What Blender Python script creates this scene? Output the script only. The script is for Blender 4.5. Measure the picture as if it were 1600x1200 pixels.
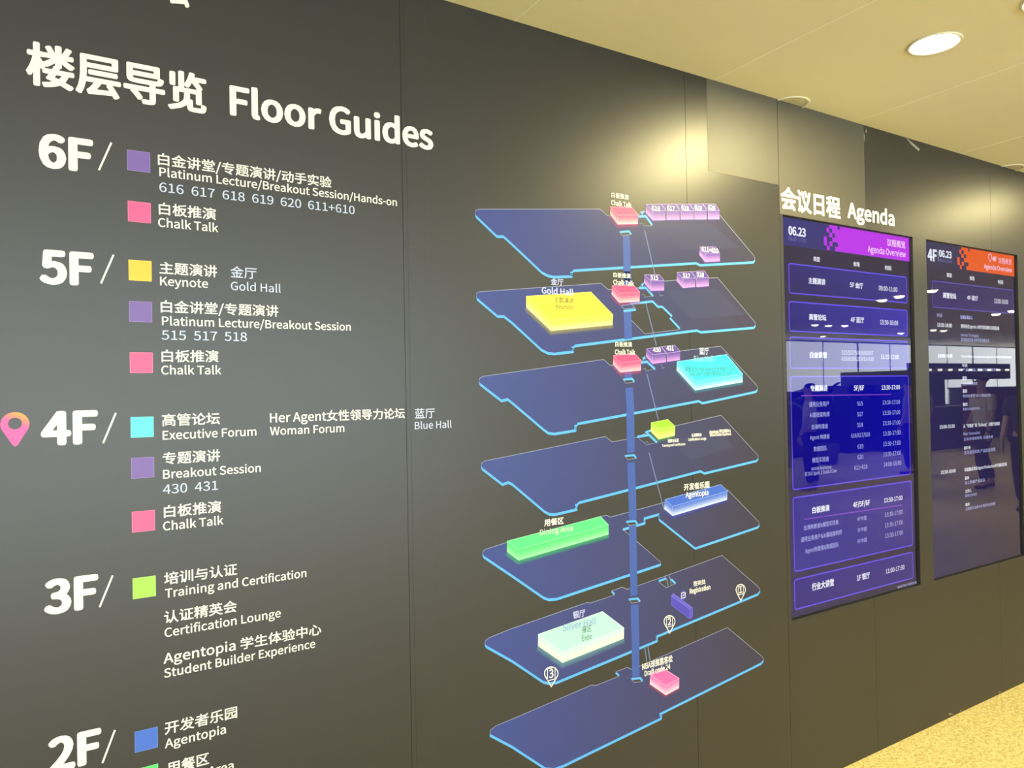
import bpy, bmesh, math, os, random
from mathutils import Vector, Matrix
from mathutils.geometry import tessellate_polygon

random.seed(4)
SC = bpy.context.scene
COL = SC.collection
for o in list(bpy.data.objects):
    bpy.data.objects.remove(o)

# ------------------------------------------------------------------ camera
DIST = 1.91                      # camera stands this far from the wall (wall face is Y = 0)
CAM_Z = 1.633
CEIL_Z = CAM_Z + 1.1648
F_PX = 1126.8
YAW, PITCH, ROLL = 0.55096, 0.00972, -0.018115


def cam_axes():
    cy, sy, cp, sp, cr, sr = (math.cos(YAW), math.sin(YAW), math.cos(PITCH), math.sin(PITCH), math.cos(ROLL), math.sin(ROLL))
    f = Vector((sy * cp, cy * cp, sp))
    rt = Vector((cy, -sy, 0))
    up = rt.cross(f)
    return rt * cr + up * sr, up * cr - rt * sr, f


AX, BX, CX = cam_axes()
cam = bpy.data.objects.new('camera', bpy.data.cameras.new('camera'))
COL.objects.link(cam)
cam.data.sensor_width = 36
cam.data.lens = F_PX / 1600 * 36
cam.data.clip_start = 0.01
m = Matrix((AX, BX, -CX)).transposed().to_4x4()
m.translation = (0, -DIST, CAM_Z)
cam.matrix_world = m
SC.camera = cam

# ------------------------------------------------------------------ exposure, world, lamps
SC.view_settings.view_transform = 'Standard'
SC.view_settings.look = 'None'
SC.view_settings.exposure = 0.0
SC.view_settings.gamma = 1.0
SC.view_settings.use_curve_mapping = False
WORLD_STRENGTH = 0.25            # faint grey hall light seen through the open ends
LAMP_W = 13.0                    # each warm downlight
LAMP_COL = (1.0, 0.92, 0.78)       # hall lamps
NEAR_COL = (1.0, 0.84, 0.40)       # the warm lamp close to the wall
WINDOW_STRENGTH = 10.5            # daylight in the glazed far wall
WINDOW_COL = (0.80, 0.92, 1.0)

w = bpy.data.worlds.new('world')
SC.world = w
w.use_nodes = True
w.node_tree.nodes['Background'].inputs[0].default_value = (0.75, 0.82, 0.9, 1)
w.node_tree.nodes['Background'].inputs[1].default_value = WORLD_STRENGTH


# ------------------------------------------------------------------ helpers
def lin(c):
    if len(c) == 3 and max(c) > 1.0001:
        return tuple((v / 255 / 12.92) if v / 255 <= .04045 else ((v / 255 + .055) / 1.055) ** 2.4 for v in c)
    return tuple(c)


def Wl(u, v, depth=0.0):
    """photograph pixel -> (X, Z) on the vertical plane Y = depth"""
    d = CX + AX * ((u - 800) / F_PX) - BX * ((v - 600) / F_PX)
    t = (DIST + depth) / d.y
    return d.x * t, CAM_Z + d.z * t


def x_at(u, Z, depth=0.0):
    k = (u - 800) / F_PX
    y, z = DIST + depth, Z - CAM_Z
    # (X a0 + y a1 + z a2) = k (X c0 + y c1 + z c2)
    return (k * (y * CX.y + z * CX.z) - y * AX.y - z * AX.z) / (AX.x - k * CX.x)


MATS = {}


def mat(name, color, rough=0.5, spec=0.5, noise=None, bump=None, metallic=0.0, scale=40.0):
    if name in MATS:
        return MATS[name]
    M = bpy.data.materials.new(name)
    M.use_nodes = True
    nt = M.node_tree
    b = nt.nodes['Principled BSDF']
    c = lin(color)
    b.inputs['Base Color'].default_value = (*c, 1)
    b.inputs['Roughness'].default_value = rough
    b.inputs['Specular IOR Level'].default_value = spec
    b.inputs['Metallic'].default_value = metallic
    if noise or bump:
        g = nt.nodes.new('ShaderNodeNewGeometry')
        n = nt.nodes.new('ShaderNodeTexNoise')
        n.inputs['Scale'].default_value = scale
        n.inputs['Detail'].default_value = 4
        nt.links.new(g.outputs['Position'], n.inputs['Vector'])
        if noise:
            r = nt.nodes.new('ShaderNodeValToRGB')
            r.color_ramp.elements[0].position = 0.3
            r.color_ramp.elements[1].position = 0.7
            r.color_ramp.elements[0].color = (*[v * (1 - noise) for v in c], 1)
            r.color_ramp.elements[1].color = (*[min(1, v * (1 + noise)) for v in c], 1)
            nt.links.new(n.outputs['Fac'], r.inputs['Fac'])
            nt.links.new(r.outputs['Color'], b.inputs['Base Color'])
        if bump:
            bp = nt.nodes.new('ShaderNodeBump')
            bp.inputs['Strength'].default_value = bump
            bp.inputs['Distance'].default_value = 0.002
            nt.links.new(n.outputs['Fac'], bp.inputs['Height'])
            nt.links.new(bp.outputs['Normal'], b.inputs['Normal'])
    MATS[name] = M
    return M


def emis(name, color, strength=1.0):
    if name in MATS:
        return MATS[name]
    M = bpy.data.materials.new(name)
    M.use_nodes = True
    nt = M.node_tree
    nt.nodes.clear()
    e = nt.nodes.new('ShaderNodeEmission')
    e.inputs[0].default_value = (*lin(color), 1)
    e.inputs[1].default_value = strength
    o = nt.nodes.new('ShaderNodeOutputMaterial')
    nt.links.new(e.outputs[0], o.inputs[0])
    MATS[name] = M
    return M


def vprint():
    """printed vinyl whose colour (and ink cover) is stored per vertex"""
    if 'printed_colour' in MATS:
        return MATS['printed_colour']
    M = bpy.data.materials.new('printed_colour')
    M.use_nodes = True
    nt = M.node_tree
    b = nt.nodes['Principled BSDF']
    b.inputs['Roughness'].default_value = 0.45
    a = nt.nodes.new('ShaderNodeAttribute')
    a.attribute_name = 'Col'
    nt.links.new(a.outputs['Color'], b.inputs['Base Color'])
    nt.links.new(a.outputs['Alpha'], b.inputs['Alpha'])
    MATS['printed_colour'] = M
    return M


def vscreen():
    if 'screen_colour' in MATS:
        return MATS['screen_colour']
    M = bpy.data.materials.new('screen_colour')
    M.use_nodes = True
    nt = M.node_tree
    nt.nodes.clear()
    a = nt.nodes.new('ShaderNodeAttribute')
    a.attribute_name = 'Col'
    e = nt.nodes.new('ShaderNodeEmission')
    o = nt.nodes.new('ShaderNodeOutputMaterial')
    nt.links.new(a.outputs['Color'], e.inputs[0])
    nt.links.new(e.outputs[0], o.inputs[0])
    MATS['screen_colour'] = M
    return M


def link(name, me, material=None, parent=None, loc=None):
    o = bpy.data.objects.new(name, me)
    COL.objects.link(o)
    if material is not None and me is not None:
        me.materials.append(material)
    if parent is not None:
        o.parent = parent
    if loc is not None:
        o.location = loc
    return o


def thing(name, label, cat, group=None, loc=(0, 0, 0), rz=0.0):
    o = bpy.data.objects.new(name, None)
    COL.objects.link(o)
    o.location = loc
    o.rotation_euler.z = rz
    o.empty_display_size = 0.05
    tag(o, label, cat, group)
    return o


def tag(o, label, cat, group=None):
    o['label'] = label
    o['category'] = cat
    if group:
        o['group'] = group
    return o


def boxes(name, bs, material, parent=None, bevel=0.0):
    """one mesh out of axis-aligned boxes (x0,y0,z0,x1,y1,z1)"""
    bm = bmesh.new()
    for (x0, y0, z0, x1, y1, z1) in bs:
        r = bmesh.ops.create_cube(bm, size=1)
        for v in r['verts']:
            v.co = Vector(((v.co.x + .5) * (x1 - x0) + x0, (v.co.y + .5) * (y1 - y0) + y0, (v.co.z + .5) * (z1 - z0) + z0))
    if bevel:
        bmesh.ops.bevel(bm, geom=bm.edges[:], offset=bevel, segments=1, affect='EDGES')
    me = bpy.data.meshes.new(name)
    bm.to_mesh(me)
    bm.free()
    return link(name, me, material, parent)


def lathe(name, prof, material, parent=None, loc=(0, 0, 0), n=40, smooth=True):
    vs, fs = [], []
    for i in range(n):
        a = 2 * math.pi * i / n
        for r, z in prof:
            vs.append((r * math.cos(a), r * math.sin(a), z))
    k = len(prof)
    for i in range(n):
        for j in range(k - 1):
            a, b = i * k + j, ((i + 1) % n) * k + j
            fs.append((a, b, b + 1, a + 1))
    me = bpy.data.meshes.new(name)
    me.from_pydata(vs, [], fs)
    for p in me.polygons:
        p.use_smooth = smooth
    return link(name, me, material, parent, loc)


LAY = 0.00022                    # thickness of one layer of print


def flat(name, loops, layer, material, parent, depth=0.0, px=True, cols=None):
    """a filled outline lying on the wall (loops of photograph pixels or wall X,Z); further loops are openings"""
    L = []
    for lp in loops:
        L.append([Wl(u, v, depth) if px else (u, v) for u, v in lp])
    tri = tessellate_polygon([[Vector((x, z, 0)) for x, z in lp] for lp in L])
    y = depth - LAY * layer
    vs = [(x, y, z) for lp in L for x, z in lp]
    fs = []
    for t in tri:
        a, b, c = (Vector(vs[i]) for i in t)
        fs.append(t if (b - a).cross(c - a).y < 0 else (t[0], t[2], t[1]))
    me = bpy.data.meshes.new(name)
    me.from_pydata(vs, [], fs)
    if cols:
        at = me.color_attributes.new('Col', 'FLOAT_COLOR', 'POINT')
        for i, c in enumerate(cols):
            al = c[3] if len(c) > 3 else 1
            at.data[i].color = (*lin(c[:3]), al)
    return link(name, me, material, parent)


def quad_grid(name, corners, cols, layer, material, parent, depth=0.0, px=True, n=8, ease=1.0):
    """four corners TL TR BR BL, colours blended across"""
    P = [Wl(u, v, depth) if px else (u, v) for u, v in corners]
    C = [(*lin(c[:3]), c[3] if len(c) > 3 else 1) for c in cols]
    vs, fs, cc = [], [], []
    for j in range(n + 1):
        for i in range(n + 1):
            s, t = i / n, j / n
            wts = ((1 - s) * (1 - t), s * (1 - t), s * t, (1 - s) * t)
            vs.append((sum(w_ * p[0] for w_, p in zip(wts, P)), depth - LAY * layer, sum(w_ * p[1] for w_, p in zip(wts, P))))
            t = t ** ease
            wts = ((1 - s) * (1 - t), s * (1 - t), s * t, (1 - s) * t)
            cc.append([sum(w_ * c[k] for w_, c in zip(wts, C)) for k in range(4)])
    for j in range(n):
        for i in range(n):
            a = j * (n + 1) + i
            fs.append((a, a + n + 1, a + n + 2, a + 1))
    me = bpy.data.meshes.new(name)
    me.from_pydata(vs, [], fs)
    at = me.color_attributes.new('Col', 'FLOAT_COLOR', 'POINT')
    for i, c in enumerate(cc):
        k = 0.82 if material.name == 'printed_colour' else 1.0
        at.data[i].color = (c[0] * k, c[1] * k, c[2] * k, c[3])
    return link(name, me, material, parent)


def stroke(name, lines, width, layer, material, parent, depth=0.0, px=True, closed=False):
    """mitred ribbons following poly-lines, width in metres"""
    vs, fs = [], []
    y = depth - LAY * layer
    for ln in lines:
        P = [Vector(Wl(u, v, depth) if px else (u, v)) for u, v in ln]
        n = len(P)
        base = len(vs)
        for i, p in enumerate(P):
            if closed:
                a, b = P[i - 1], P[(i + 1) % n]
            else:
                a, b = P[max(0, i - 1)], P[min(n - 1, i + 1)]
            d1 = (p - a).normalized() if (p - a).length > 1e-9 else (b - p).normalized()
            d2 = (b - p).normalized() if (b - p).length > 1e-9 else d1
            n1, n2 = Vector((-d1.y, d1.x)), Vector((-d2.y, d2.x))
            nn = (n1 + n2)
            nn = nn.normalized() if nn.length > 1e-6 else n1
            k = width / 2 / max(.45, nn.dot(n1))
            for s in (-1, 1):
                q = p + nn * k * s
                vs.append((q.x, y, q.y))
        for i in range(n if closed else n - 1):
            a, b = base + 2 * i, base + 2 * ((i + 1) % n)
            fs.append((a, b, b + 1, a + 1))
    me = bpy.data.meshes.new(name)
    me.from_pydata(vs, [], fs)
    return link(name, me, material, parent)


# ------------------------------------------------------------------ lettering
FONT = None
try:
    _d = bpy.utils.system_resource('DATAFILES', path='fonts')
    FONT = bpy.data.fonts.load(os.path.join(_d, 'Noto Sans CJK Regular.woff2'))
except Exception:
    FONT = None                  # Blender's own default face, with its Chinese fallback
JOBS = []
GLYPH = {}


def cjk(ch):
    return ord(ch) > 0x2E80


def text(s, u0, v0, u1, vt=None, h=None, ref=None, bold=0.0, color=None, parent=None, depth=0.0, layer=4, name='text_line'):
    """s starts at pixel u0 on the line v0 (baseline; Chinese: bottom of the ink) and ends at u1.
    size: ink height of the first (or ref) character, from vt (pixel of its top) or h (metres).
    The shapes of all lettering are filled in together at the end."""
    X0, Z0 = Wl(u0, v0, depth)
    if h is None:
        h = Wl(u0, vt, depth)[1] - Z0
    X1 = x_at(u1, Z0, depth)
    me = bpy.data.meshes.new(name)
    JOBS.append((me, s, X0, Z0, X1, h, ref or s[0], bold, depth - LAY * layer))
    return link(name, me, color, parent)


def outlines(lines, font):
    """one text block with a string on every line, cut back into the faces of each string"""
    c = bpy.data.curves.new('t', 'FONT')
    c.body = '\n'.join(['H'] + lines + ['H'])
    c.resolution_u = 4
    c.space_line = 3.0
    c.fill_mode = 'FRONT'
    if font:
        c.font = font
    ob = bpy.data.objects.new('t', c)
    me = bpy.data.meshes.new_from_object(ob)
    V = [(v.co.x, v.co.y) for v in me.vertices]
    F = [tuple(p.vertices) for p in me.polygons]
    bpy.data.objects.remove(ob)
    bpy.data.meshes.remove(me)
    bpy.data.curves.remove(c)
    ys = [v[1] for v in V]
    hi, lo = max(ys), min(ys)
    top = min(y for y in ys if y > hi - (hi - lo) / (len(lines) + 1) / 2)      # foot of the first H
    L = (top - lo) / (len(lines) + 1)
    out = [([], []) for _ in range(len(lines) + 2)]
    idx = {}
    for f in F:
        k = max(0, min(len(lines) + 1, int(round((top + L * .10 - sum(V[q][1] for q in f) / len(f)) / L))))
        vs, fs = out[k]
        nf = []
        for q in f:
            if (k, q) not in idx:
                idx[(k, q)] = len(vs)
                vs.append((V[q][0], V[q][1] - top + k * L))
            nf.append(idx[(k, q)])
        fs.append(tuple(nf))
    return out[1:-1]


def right(g):
    return max(v[0] for v in g[0])


def load_glyphs():
    chars = sorted({ch for jb in JOBS for ch in jb[1] + jb[6]} - {' '})
    wide = '层'
    ideographs = [ch for ch in chars if cjk(ch)] + [wide]
    rest = [ch for ch in chars if not cjk(ch)]
    g = outlines(ideographs + [wide + wide], None)
    em = right(g[-1]) - right(g[-2])
    for ch, (V, Fc) in zip(ideographs, g):
        GLYPH[ch] = (1.0, [(x / em, y / em) for x, y in V], Fc)
    g = outlines(rest + [ch + 'H' for ch in rest] + ['H', ' H'], FONT)
    n = len(rest)
    hr = right(g[2 * n])
    em = max(v[1] for v in g[2 * n][0]) / .733
    for k, ch in enumerate(rest):
        GLYPH[ch] = ((right(g[n + k]) - hr) / em, [(x / em, y / em) for x, y in g[k][0]], g[k][1])
    GLYPH[' '] = ((right(g[2 * n + 1]) - hr) / em, [], [])


def line_mesh(s):
    vs, fs, x = [], [], 0.0
    for ch in s:
        a, V, Fc = GLYPH[ch]
        b = len(vs)
        vs += [(x + p, q) for p, q in V]
        fs += [tuple(b + i for i in f) for f in Fc]
        x += a
    return vs, fs


def make_lettering():
    load_glyphs()
    for me, s, X0, Z0, X1, h, r, bold, y0 in JOBS:
        ry = [v[1] for v in GLYPH[r][1]]
        sz = h / (max(ry) - (min(ry) if cjk(r) else 0.0))
        base = Z0 - (min(v[1] for v in GLYPH[s[0]][1]) * sz if cjk(s[0]) else 0.0)
        V, Fc = line_mesh(s)
        xa, xb = min(v[0] for v in V), max(v[0] for v in V)
        bw = bold * h
        sx = (X1 - X0 - 2 * bw) / (xb - xa)
        offs = [(0, 0)]
        if bold:             # heavier weight: the shape repeated a hair's breadth to every side
            d = bw * .72
            offs += [(bw, 0), (-bw, 0), (0, bw * .8), (0, -bw * .8), (d, d * .9), (-d, d * .9), (d, -d * .9), (-d, -d * .9)]
        vs, fs = [], []
        for i, (ox, oz) in enumerate(offs):
            b = len(vs)
            y = y0 - i * 0.000015
            vs += [(X0 + bw + (x - xa) * sx + ox, y, base + z * sz + oz) for x, z in V]
            fs += [tuple(b + q for q in f) for f in Fc]
        me.from_pydata(vs, [], fs)
        if fs and me.polygons[0].normal.y > 0:
            me.flip_normals()


# ------------------------------------------------------------------ materials
WALL = mat('black_satin_vinyl', (0.0140, 0.0143, 0.0165), rough=0.41, spec=0.5, bump=0.05, scale=900)
WALL.node_tree.nodes['Principled BSDF'].inputs['IOR'].default_value = 1.6
SHEET = mat('black_satin_overlap', (0.046, 0.043, 0.033), rough=0.55, spec=0.6, bump=0.05, scale=900)  # base lightened beyond the wall's to help form the near lamp's hot spot
SHEET.node_tree.nodes['Principled BSDF'].inputs['IOR'].default_value = 1.65
BACKER = mat('dark_backing', (0.02, 0.02, 0.02), rough=0.8)
CEILM = mat('cream_ceiling_paint', (0.78, 0.73, 0.54), rough=0.75, noise=0.02, scale=3)
CARPET = None
WHITE = mat('white_vinyl', (0.78, 0.78, 0.73), rough=0.45)
PALE = mat('pale_blue_vinyl', (0.50, 0.56, 0.76), rough=0.45)
LAV = mat('lavender_vinyl', (0.44, 0.48, 0.80), rough=0.45)
INKD = mat('dark_ink', (0.05, 0.06, 0.05), rough=0.5)
CYAN = mat('bright_blue_vinyl', (0.075, 0.36, 0.84), rough=0.45)
GREYL = mat('grey_blue_line', (0.22, 0.26, 0.38), rough=0.45)
RAIL = mat('rail_blue_vinyl', (0.12, 0.17, 0.36), rough=0.45)
BLACKM = mat('black_metal', (0.01, 0.01, 0.01), rough=0.35)
OPEN = mat('opening_black_vinyl', (0.027, 0.0262, 0.0250), rough=0.42)


def carpet():
    M = bpy.data.materials.new('beige_carpet')
    M.use_nodes = True
    nt = M.node_tree
    b = nt.nodes['Principled BSDF']
    b.inputs['Roughness'].default_value = 0.9
    b.inputs['Specular IOR Level'].default_value = 0.15
    g = nt.nodes.new('ShaderNodeNewGeometry')
    n = nt.nodes.new('ShaderNodeTexNoise')
    n.inputs['Scale'].default_value = 75
    n.inputs['Detail'].default_value = 3
    n.inputs['Distortion'].default_value = 1.5
    r = nt.nodes.new('ShaderNodeValToRGB')
    r.color_ramp.elements[0].position = 0.42
    r.color_ramp.elements[1].position = 0.56
    r.color_ramp.elements[0].color = (0.60, 0.49, 0.20, 1)
    r.color_ramp.elements[1].color = (0.88, 0.76, 0.36, 1)
    nt.links.new(g.outputs['Position'], n.inputs['Vector'])
    nt.links.new(n.outputs['Fac'], r.inputs['Fac'])
    nt.links.new(r.outputs['Color'], b.inputs['Base Color'])
    bp = nt.nodes.new('ShaderNodeBump')
    bp.inputs['Strength'].default_value = 0.5
    bp.inputs['Distance'].default_value = 0.004
    nt.links.new(n.outputs['Fac'], bp.inputs['Height'])
    nt.links.new(bp.outputs['Normal'], b.inputs['Normal'])
    return M


def plate_mat():
    M = bpy.data.materials.new('floor_plan_ink')
    M.use_nodes = True
    nt = M.node_tree
    b = nt.nodes['Principled BSDF']
    b.inputs['Roughness'].default_value = 0.42
    b.inputs['Specular IOR Level'].default_value = 0.35
    g = nt.nodes.new('ShaderNodeNewGeometry')
    s = nt.nodes.new('ShaderNodeSeparateXYZ')
    r = nt.nodes.new('ShaderNodeMapRange')
    r.inputs['From Min'].default_value = 1.02
    r.inputs['From Max'].default_value = 2.25
    c = nt.nodes.new('ShaderNodeValToRGB')
    c.color_ramp.elements[0].color = (0.034, 0.056, 0.250, 1)
    c.color_ramp.elements[1].color = (0.030, 0.027, 0.060, 1)
    e = c.color_ramp.elements.new(0.5)
    e.color = (0.034, 0.040, 0.140, 1)
    nt.links.new(g.outputs['Position'], s.inputs[0])
    nt.links.new(s.outputs['X'], r.inputs['Value'])
    nt.links.new(r.outputs[0], c.inputs['Fac'])
    nt.links.new(c.outputs['Color'], b.inputs['Base Color'])
    return M


PLATE = plate_mat()
CARPET = carpet()

# ------------------------------------------------------------------ room shell
X_MIN, X_MAX, Y_BACK = -9.0, 32.0, -9.9
fl = boxes('floor', [(X_MIN, Y_BACK, -0.08, X_MAX, 0.12, 0.0)], CARPET)
fl['kind'] = 'structure'

# screen openings in the wall
S1 = (2.479, 0.675, 3.417, 2.331)
S2 = (3.532, 0.675, 4.444, 2.331)
S1 = (Wl(1223.2, 337)[0], 0, Wl(1425.8, 368.8)[0], 0)
S1 = (S1[0], 0.683, S1[2], 2.330)
S2 = (Wl(1446.8, 373.8)[0], 0.683, Wl(1589.5, 399.3)[0], 2.330)

wb = boxes('wall_back', [(X_MIN, 0.075, 0, X_MAX, 0.12, CEIL_Z)], BACKER)
wb['kind'] = 'structure'


def wall_panel(x0, x1, z0=0.0, z1=CEIL_Z, g=0.0004):
    x0 += g
    x1 -= g
    xs, zs = {x0, x1}, {z0, z1}
    holes = []
    for s in (S1, S2):
        a, b = max(x0, s[0]), min(x1, s[2])
        if b > a + 1e-6:
            holes.append((a, s[1], b, s[3]))
            xs |= {a, b}
            zs |= {s[1], s[3]}
    xs, zs = sorted(xs), sorted(zs)
    bm = bmesh.new()
    V = {}

    def vt(i, j):
        if (i, j) not in V:
            V[(i, j)] = bm.verts.new((xs[i], 0, zs[j]))
        return V[(i, j)]
    for i in range(len(xs) - 1):
        for j in range(len(zs) - 1):
            cx, cz = (xs[i] + xs[i + 1]) / 2, (zs[j] + zs[j + 1]) / 2
            if any(h[0] < cx < h[2] and h[1] < cz < h[3] for h in holes):
                continue
            bm.faces.new((vt(i, j), vt(i + 1, j), vt(i + 1, j + 1), vt(i, j + 1)))
    r = bmesh.ops.extrude_face_region(bm, geom=bm.faces[:])
    for e in r['geom']:
        if isinstance(e, bmesh.types.BMVert):
            e.co.y += 0.018
    bmesh.ops.recalc_face_normals(bm, faces=bm.faces[:])
    sharp = [e for e in bm.edges if len(e.link_faces) == 2 and e.calc_face_angle(0) > 1 and all(v.co.y < 0.001 for v in e.verts)]
    bmesh.ops.bevel(bm, geom=sharp, offset=0.0005, segments=2, affect='EDGES')
    me = bpy.data.meshes.new('wall_panel')
    bm.to_mesh(me)
    bm.free()
    return link('wall_panel', me, WALL, wb)


SEAMS = [-8.06, -6.935, -5.81, -4.685, -3.56, -2.435, -1.31, -0.185 - .1, 0.818, 1.943, 2.460, 3.049, 4.165, 5.29, 6.415, 7.54, 8.665, 9.79, 10.9, 12.0, 13.1, 14.2, 15.3]
for a, b in zip(SEAMS[:-1], SEAMS[1:]):
    wall_panel(a, b)
# battens that carry the panels
boxes('batten', [(x - .03, 0.018, 0, x + .03, 0.075, CEIL_Z) for x in SEAMS if not (S1[0] - .04 < x < S1[2] + .04 or S2[0] - .04 < x < S2[2] + .04)], BACKER, wb)
# overlapping sheets of vinyl with a proud edge
boxes('vinyl_sheet', [(2.056, -0.0006, Wl(1108, 267)[1], 2.4585, 0.0, CEIL_Z - .001)], SHEET, wb, bevel=0.0003)
boxes('vinyl_sheet', [(2.461, -0.0004, S1[3] + .002, 3.0485, 0.0, CEIL_Z - .001)], SHEET, wb, bevel=0.00018)
boxes('vinyl_sheet', [(0.832, -0.0005, 0.02, 0.897, 0.0, CEIL_Z - .001)], WALL, wb, bevel=0.00025)
SCUFF = mat('pale_scuff', (0.30, 0.28, 0.22), rough=0.6)
for pts in ([(1348, 198), (1351, 214), (1349, 232), (1347.5, 214)], [(1353, 200), (1354.5, 206), (1352.5, 208)], [(1415, 214), (1437, 233), (1435.5, 236), (1424, 226)],
            [(1340, 242), (1346, 276), (1341.5, 262)], [(1482, 1114), (1490, 1115.5), (1484, 1117)], [(1560, 1081), (1565, 1079), (1561, 1083)], [(1500, 1110), (1504, 1109), (1501, 1112)],
            [(1294, 177), (1296, 186), (1293.5, 187)], [(1217, 154), (1219, 163), (1216.5, 165)]):
    flat('scuff_mark', [pts], 1, SCUFF, wb)

# ceiling: long panels running away from the wall, thin open joints
JX = [1.206 + .888 * i for i in range(-11, 33)]
cl = boxes('ceiling', [(X_MIN, Y_BACK, CEIL_Z + .02, X_MAX, 0.12, CEIL_Z + .08)], BACKER)
cl['kind'] = 'structure'
JOINT = mat('joint_filler', (0.93, 0.90, 0.74), rough=0.7)
for a, b in zip(JX[:-1], JX[1:]):
    boxes('ceiling_panel', [(a + .0022, Y_BACK, CEIL_Z, b - .0022, 0.0745, CEIL_Z + .02)], CEILM, cl, bevel=0.0012)
boxes('joint_strip', [(x - .0022, Y_BACK, CEIL_Z - .0008, x + .0022, 0.0, CEIL_Z + .02) for x in JX[1:-1]], JOINT, cl)

# ------------------------------------------------------------------ downlights
TRIM = mat('white_trim_ring', (0.75, 0.72, 0.60), rough=0.4)
DIFF = emis('lamp_diffuser', (1.0, 0.92, 0.62), 24.0)
DARKLENS = mat('unlit_lens', (0.55, 0.53, 0.42), rough=0.4)


def downlight(x, y, label, lit=True, group='ceiling downlights', power=LAMP_W, col=LAMP_COL, drop=0.0):
    t = thing('downlight', label, 'ceiling light', group, (x, y, CEIL_Z))
    lathe('trim_ring', [(0.079, 0.0), (0.085, -0.002), (0.083, -0.0045), (0.076, -0.005), (0.072, -0.002), (0.071, 0.0)], TRIM, t)
    lathe('lens', [(0.0005, -0.0012 - drop), (0.045, -0.0012 - drop * .8), (0.071, -0.0012), (0.071, 0.0)], DIFF if lit else DARKLENS, t)
    if lit:
        L = bpy.data.lights.new('lamp', 'AREA')
        L.shape = 'DISK'
        L.size = 0.135
        L.energy = power
        L.color = col
        L.spread = math.radians(180 if col is NEAR_COL else 150)
        lo = bpy.data.objects.new('lamp', L)
        COL.objects.link(lo)
        lo.parent = t
        lo.location = (0, 0, -0.004 - drop)
    return t


downlight(2.54, -0.582, 'large round glowing warm downlight in the cream ceiling near the black wall', power=34, col=NEAR_COL, drop=.012)
downlight(2.56, -0.925, 'glowing downlight cut off by the top right corner of the photo', power=16, col=NEAR_COL)
downlight(2.545, 0.012, 'thin unlit ceiling ring half hidden by the wall above the Chinese agenda title', lit=False, group='unlit rings at the wall head')
downlight(4.375, 0.012, 'thin unlit ceiling ring half hidden by the wall at the far right', lit=False, group='unlit rings at the wall head')
HALL = [(9.55, -3.84), (9.36, -3.49), (12.16, -6.76), (12.56, -6.75), (12.9, -6.63), (16.17, -7.42), (15.19, -8.72), (9.2, -2.98), (13.45, -4.19), (13.13, -3.8), (15.99, -6.59), (16.43, -6.61)]
for i, (x, y) in enumerate(HALL):
    downlight(x, y, 'warm hall downlight seen as a small streak mirrored in a display', group='far hall downlights', drop=.035)
downlight(5.1, -0.582, 'warm downlight close to the wall, just outside the right edge of the photo', power=26, col=NEAR_COL)
for x, y in [(-0.9, -2.6), (1.6, -4.6), (5.2, -3.9), (-3.5, -4.6), (3.4, -7.2), (-1.0, -7.4), (6.6, -6.8), (20, -4.5), (24, -6)]:
    downlight(x, y, 'warm downlight in the hall ceiling behind the photographer', group='hall downlights out of view')

# ------------------------------------------------------------------ headings on the wall
HL, HC, HN = 0.0205, 0.0292, 0.0220      # legend sizes: Latin capital, Chinese character, room numbers
CL = 'black wall'


def T(parent, s, u0, v0, u1, h=None, ref=None, bold=0.0, color=WHITE, **k):
    return text(s, u0, v0, u1, h=h, ref=ref, bold=bold, color=color, parent=parent, **k)


t = thing('wall_title', 'large white bilingual title lettering reading Floor Guides along the top of the black wall', 'lettering')
T(t, '楼层导览', 40.5, 129.5, 323, h=0.0935, bold=.034)
T(t, 'Floor Guides', 359, 178, 677, h=0.0705, bold=.05)
t = thing('wall_title', 'white character foot cut off by the top edge of the photo above the main title', 'lettering')
T(t, '会', 262, 4, 298, h=0.0935, bold=.034)
t = thing('wall_title', 'white bilingual title lettering reading Agenda above the lit display', 'lettering')
T(t, '会议日程', 1220, 325.5, 1313, h=0.0905, bold=.034)
T(t, 'Agenda', 1324, 339.5, 1397.5, h=0.0645, bold=.05)

LV = 'level number headings'
for nm, u0, v0, u1, slash, lab in [
        ('6F', 60.5, 258, 146, ((174, 223), (154.5, 266)), 'white 6F heading with a thin slash, topmost level number of the list'),
        ('5F', 61.5, 440.5, 147, ((177.5, 398), (157.7, 443)), 'white 5F heading with a thin slash, second level number from the top'),
        ('4F', 64, 694.5, 153.5, ((181, 645), (161, 692.5)), 'white 4F heading with a thin slash beside the pink location pin'),
        ('3F', 68.5, 959, 154, ((176, 899), (155.5, 948.7)), 'white 3F heading with a thin slash beside the lime square'),
        ('2F', 75.5, 1207, 158.7, ((179.5, 1140.5), (160, 1192)), 'white 2F heading with a thin slash, cut off at the bottom of the photo')]:
    t = thing('level_heading', lab, 'lettering', LV)
    T(t, nm, u0, v0, u1, h=0.0695, ref='F', bold=.068, name='level_number')
    stroke('slash', [slash], 0.0040, 4, WHITE, t)

# legend entries: swatch, Chinese line, English line, room numbers
PUR, PNK, YEL, CYN, GRN, BLU, GR2 = (120, 92, 176), (255, 88, 150), (255, 200, 48), (90, 222, 235), (166, 235, 82), (62, 108, 212), (90, 220, 120)
SWX = Wl(199, 250)[0]
SWS = 0.0476


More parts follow.
